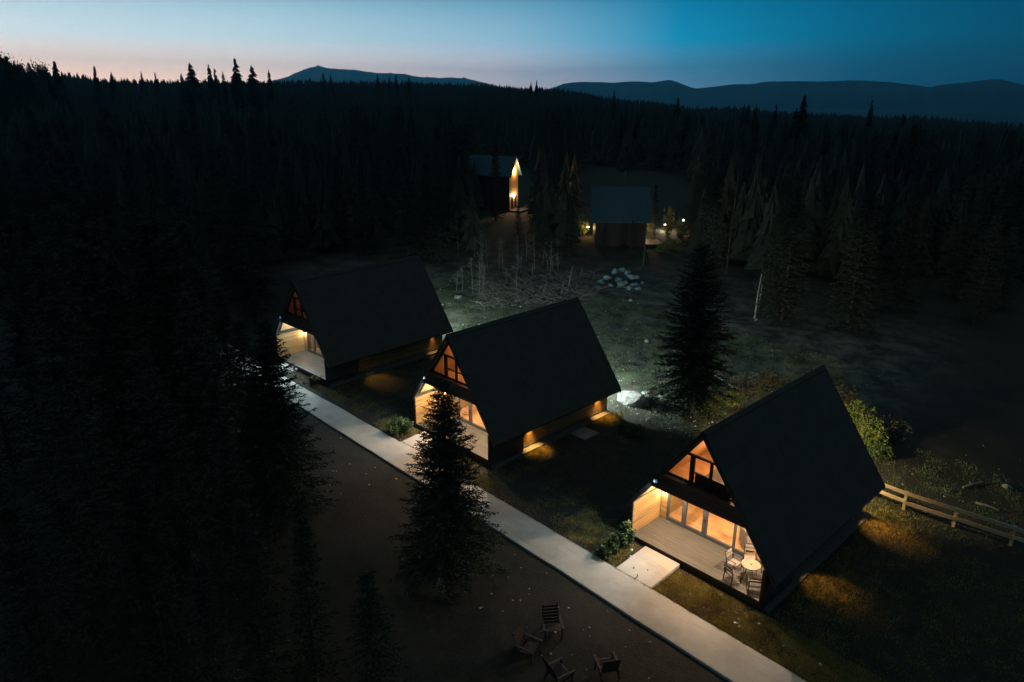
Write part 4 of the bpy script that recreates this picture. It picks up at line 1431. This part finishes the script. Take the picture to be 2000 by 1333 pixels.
# tall bare saplings and dry stalks at the back of the clearing
rnd = random.Random(6)
k = 0
for i in range(34):
    px = rnd.uniform(880, 1120); py = rnd.uniform(500, 585) if px < 1010 else rnd.uniform(500, 545)
    g = on_ground(px, py)
    h_ = rnd.uniform(1.8, 4.5)
    t = link('bare_sapling', None, loc=(g[0], g[1], T(g[0], g[1])), label='thin leafless sapling at the back of the lit clearing', cat='sapling', group='leafless saplings behind the clearing')
    m = MB(); lean = (rnd.uniform(-.3, .3), rnd.uniform(-.3, .3))
    m.tube([(0, 0, -.1), (lean[0] * .4, lean[1] * .4, h_ * .5), (lean[0], lean[1], h_)], [.03, .02, .005], 5, False)
    br = MB()
    for j in range(16):
        f = rnd.uniform(.2, .95); a_ = rnd.uniform(0, 6.28); L = (1 - f) * h_ * .35 + .15
        b0 = Vector((lean[0] * f, lean[1] * f, h_ * f))
        e = b0 + Vector((math.cos(a_) * L, math.sin(a_) * L, L * rnd.uniform(.3, 1.0)))
        br.tube([b0, (b0 + e) / 2 + Vector((0, 0, -.03)), e], [.010, .007, .002], 3, False)
        for q_ in range(3):
            c0 = b0.lerp(e, rnd.uniform(.3, .9)); e2 = c0 + Vector((rnd.uniform(-.3, .3), rnd.uniform(-.3, .3), rnd.uniform(.0, .3)))
            br.tube([c0, e2], [.005, .002], 3, False)
    part('trunk', m, MAT['twig'], t); part('branches', br, MAT['twig'], t)

# brushwood heap: larger poles are things, fine litter is stuff
for i, (a0, b0, a1, b1, lift, rad) in enumerate([(1108, 572, 1152, 520, 2.2, .07), (1060, 578, 1095, 545, 1.0, .06), (1040, 590, 1105, 572, .3, .06), (1075, 585, 1140, 575, .3, .06), (1120, 558, 1160, 575, .3, .07), (1000, 592, 1062, 575, .25, .05),
                                             (1160, 570, 1195, 560, .2, .09), (1205, 562, 1245, 566, .2, .09), (1095, 582, 1122, 548, 1.2, .05), (1030, 575, 1085, 590, .3, .05), (1133, 545, 1150, 528, 1.0, .05),
                                             (1395, 735, 1432, 760, .2, .06), (1905, 985, 1950, 1000, .2, .08), (1880, 955, 1918, 945, .2, .07)]):
    A_, B_ = on_ground(a0, b0), on_ground(a1, b1)
    if lift > .8:
        B_ = A_ + (B_ - A_) * .18; B_[2] = T(B_[0], B_[1]) + lift
    A_[2] = T(A_[0], A_[1]) + .08; B_[2] = max(B_[2], T(B_[0], B_[1])) + .1
    link('log', MB().tube([tuple(A_), tuple((A_ + B_) / 2 + np.array([0, 0, .05])), tuple(B_)], [rad, rad * .8, rad * .5], 7).mesh('log', MAT['twig']), label='bare pole lying in the brushwood behind the middle roof' if i < 11 and i not in (6, 7) else
         {6: 'short log in front of the boulder heap, left one', 7: 'short log in front of the boulder heap, right one', 11: 'fallen pale branch behind the broad spruce', 12: 'dim log right of the fence', 13: 'dim log on the dark ground above the fence'}[i], cat='log', group='poles in the brushwood heap' if i < 11 and i not in (6, 7) else None)
br = MB()
for i in range(1100):
    px = rnd.uniform(940, 1165); py = 600 - (px - 940) * .10 + rnd.uniform(-44, 8)
    g = on_ground(px, py)
    a_ = rnd.uniform(0, 6.28); L = rnd.uniform(.4, 1.8)
    e = Vector((g[0] + math.cos(a_) * L, g[1] + math.sin(a_) * L, 0)); e.z = T(e.x, e.y) + rnd.uniform(.05, .9)
    b0 = Vector((g[0], g[1], T(g[0], g[1]) + rnd.uniform(0, .35)))
    br.tube([b0, (b0 + e) / 2 + Vector((rnd.uniform(-.15, .15), rnd.uniform(-.15, .15), .1)), e], [.028, .02, .007], 3, False)
link('brushwood', br.mesh('brushwood', MAT['twig']), label='tangle of cut branches at the back of the clearing', kind='stuff')

# pale twin trunk and two thin pale trunks
for (px, py, ytop, lean, lab) in ((1474, 622, 535, .15, 'pale slender trunk, left of the twin pair beyond the clearing'), (1482, 600, 528, .25, 'pale slender trunk, right of the twin pair beyond the clearing'),
                                  (1418, 535, 330, .3, 'tall thin pale trunk far behind the clearing'), (1256, 528, 440, .1, 'faint thin trunk right of the boulder heap')):
    g = on_ground(px, py)
    h_ = height_to(ytop, g[0], g[1])
    t = link('bare_tree', None, loc=(g[0], g[1], T(g[0], g[1])), label=lab, cat='tree')
    part('trunk', MB().tube([(0, 0, -.2), (lean * .2, lean * .1, h_ * .5), (lean, lean * .4, h_)], [.10, .07, .03], 8), MAT['palebark' if px > 1430 else 'dryleaf'], t)
    br = MB()
    for j in range(22):
        f = rnd.uniform(.45, .98); a_ = rnd.uniform(0, 6.28); L = (1.1 - f) * 2.2
        b0 = Vector((lean * f * f, lean * .4 * f * f, h_ * f)); e = b0 + Vector((math.cos(a_) * L, math.sin(a_) * L, L * .5))
        br.tube([b0, e], [.022, .004], 3, False)
    part('branches', br, MAT['dryleaf'], t)


# ------------------------------------------------------------------ two distant cabins in the trees
def far_cabin(loc, rotz, w, d, wall_h, roof_h, label, lamps, steep=True, overhang=.5):
    root = link('cabin', None, loc=loc, rotz=rotz, label=label, cat='cabin', group='lit cabins in the forest beyond')
    part('wall', MB().prism([(-w / 2, -.5), (w / 2, -.5), (w / 2, wall_h), (0, wall_h + roof_h - .12), (-w / 2, wall_h)], 0, d), MAT['band'], root)  # unlit look of the walls put into the dark board colour
    sl = roof_h / (w / 2)
    for s in (-1, 1):
        e = w / 2 + overhang
        pl = [(0, wall_h + roof_h), (0, wall_h + roof_h + .16), (s * e, wall_h - sl * overhang + .16), (s * e, wall_h - sl * overhang)]
        part('roof_slope', MB().prism(pl if s > 0 else pl[::-1], -.6, d + .6), MAT['farroof'], root)
    for z0, z1 in ((.6, 2.5),):
        for x0, x1 in ((-w * .3, -w * .05), (w * .05, w * .3)):
            f = part('window_frame', MB().box((x0 - .08, -.05, z0 - .08), (x1 + .08, -.004, z1 + .08)), MAT['trim'], root)
            part('pane', MB().box((x0, -.062, z0), (x1, -.052, z1)), MAT['glass'], f)
    part('chimney', MB().tube([(w * .15, d * .4, wall_h + roof_h * .5), (w * .15, d * .4, wall_h + roof_h + 2.2)], .10, 10), MAT['black'], root)
    part('deck', MB().box((-w / 2, -2.2, .05), (w / 2, -.06, .3)), MAT['band'], root)
    gw = part('gable_wall', MB().prism([(-w / 2 + .02, .31), (w / 2 - .02, .31), (w / 2 - .02, wall_h), (0, wall_h + roof_h - .15), (-w / 2 + .02, wall_h)], -.045, -.003), MAT['wallx'], root)
    for (lx, ly, lz, pw, col, up) in lamps:
        l = part('wall_lamp', MB().tube([(lx, ly, lz - .12), (lx, ly, lz + .12)], .06, 10), MAT['black'], root)
        part('lamp_glass', MB().tube([(lx, ly, lz - .16), (lx, ly, lz - .122)], .05, 10), MAT['lamp_warm'], l)
        add_light('POINT', 'lamp_light', l, (lx, ly - .12, lz - .25), pw, col, .06)
        if up:
            add_light('POINT', 'lamp_light', l, (lx, ly - .12, lz + .25), pw, col, .06)
    return root


g4 = on_ground(1003, 412)
zt4 = height_to(303, g4[0], g4[1])
view4 = math.atan2(CAM[1] - g4[1], CAM[0] - g4[0])     # towards the camera
far_cabin((g4[0] - 0.0, g4[1] + 0.0, T(g4[0], g4[1])), view4 + math.pi / 2 + 1.12, 3.4, 8.0, zt4 * .70, zt4 * .26, 'narrow tall cabin far in the forest with a lamp-lit gable wall',
          [(0.2, -.12, zt4 * .72, 420, WARM, True), (0.2, -.12, zt4 * .30, 600, WARM2, False)], overhang=.5)
g5 = on_ground(1205, 472)
view5 = math.atan2(CAM[1] - g5[1], CAM[0] - g5[0])
far_cabin((g5[0] + math.cos(view5 - math.pi / 2) * -3.6 , g5[1] + math.sin(view5 - math.pi / 2) * -3.6, T(g5[0], g5[1])), view5 - math.pi + math.pi * .03, 6.0, 6.9, 4.0, 3.6,
          'distant cabin with a sky-tinted blue metal roof among the trees', [(1.6, -.15, 2.2, 400, WARM, False)], overhang=.6)

def lantern(px, py, hgt, power, col, lab):
    g = on_ground(px, py)
    t = link('garden_lamp', None, loc=(g[0], g[1], T(g[0], g[1])), label=lab, cat='lamp')
    part('post', MB().tube([(0, 0, 0), (0, 0, hgt)], .04, 8), MAT['black'], t)
    part('lamp_head', MB().tube([(0, 0, hgt), (0, 0, hgt + .06)], [.16, .10], 12), MAT['black'], t)
    gl_ = part('lamp_glass', MB().tube([(0, 0, hgt - .10), (0, 0, hgt - .002)], .17, 12), MAT['lamp_lantern'], t)
    add_light('POINT', 'lamp_light', t, (0, 0, hgt - .2), power, col, .08)


lantern(1298, 452, 1.1, 1300, (1, .8, .55), 'bright lantern right of the blue roofed distant cabin')
lantern(1332, 458, 2.2, 300, AMBER, 'smaller amber lantern at the right of the distant cabin')
lantern(1148, 464, 1.6, 260, AMBER, 'amber lantern at the left corner of the blue roofed distant cabin')
# scrub around those lamps that the light picks out
for i, (px, py, h_, lab) in enumerate([(1304, 462, 5.0, 'lit sapling beside the bright distant lantern'), (1328, 466, 4.0, 'lit sapling by the amber distant lantern'), (1140, 462, 4.0, 'twiggy bush lit at the left wall of the blue roofed cabin'),
                                   (1310, 488, 1.4, 'low scrub below the bright distant lantern'), (1290, 492, 1.2, 'low scrub left below the distant lanterns')]):
    shrub_at(px, py, 'sapling', h_, .9, 900, .14, MAT['yleaf'], lab, 200 + i, stems=12)
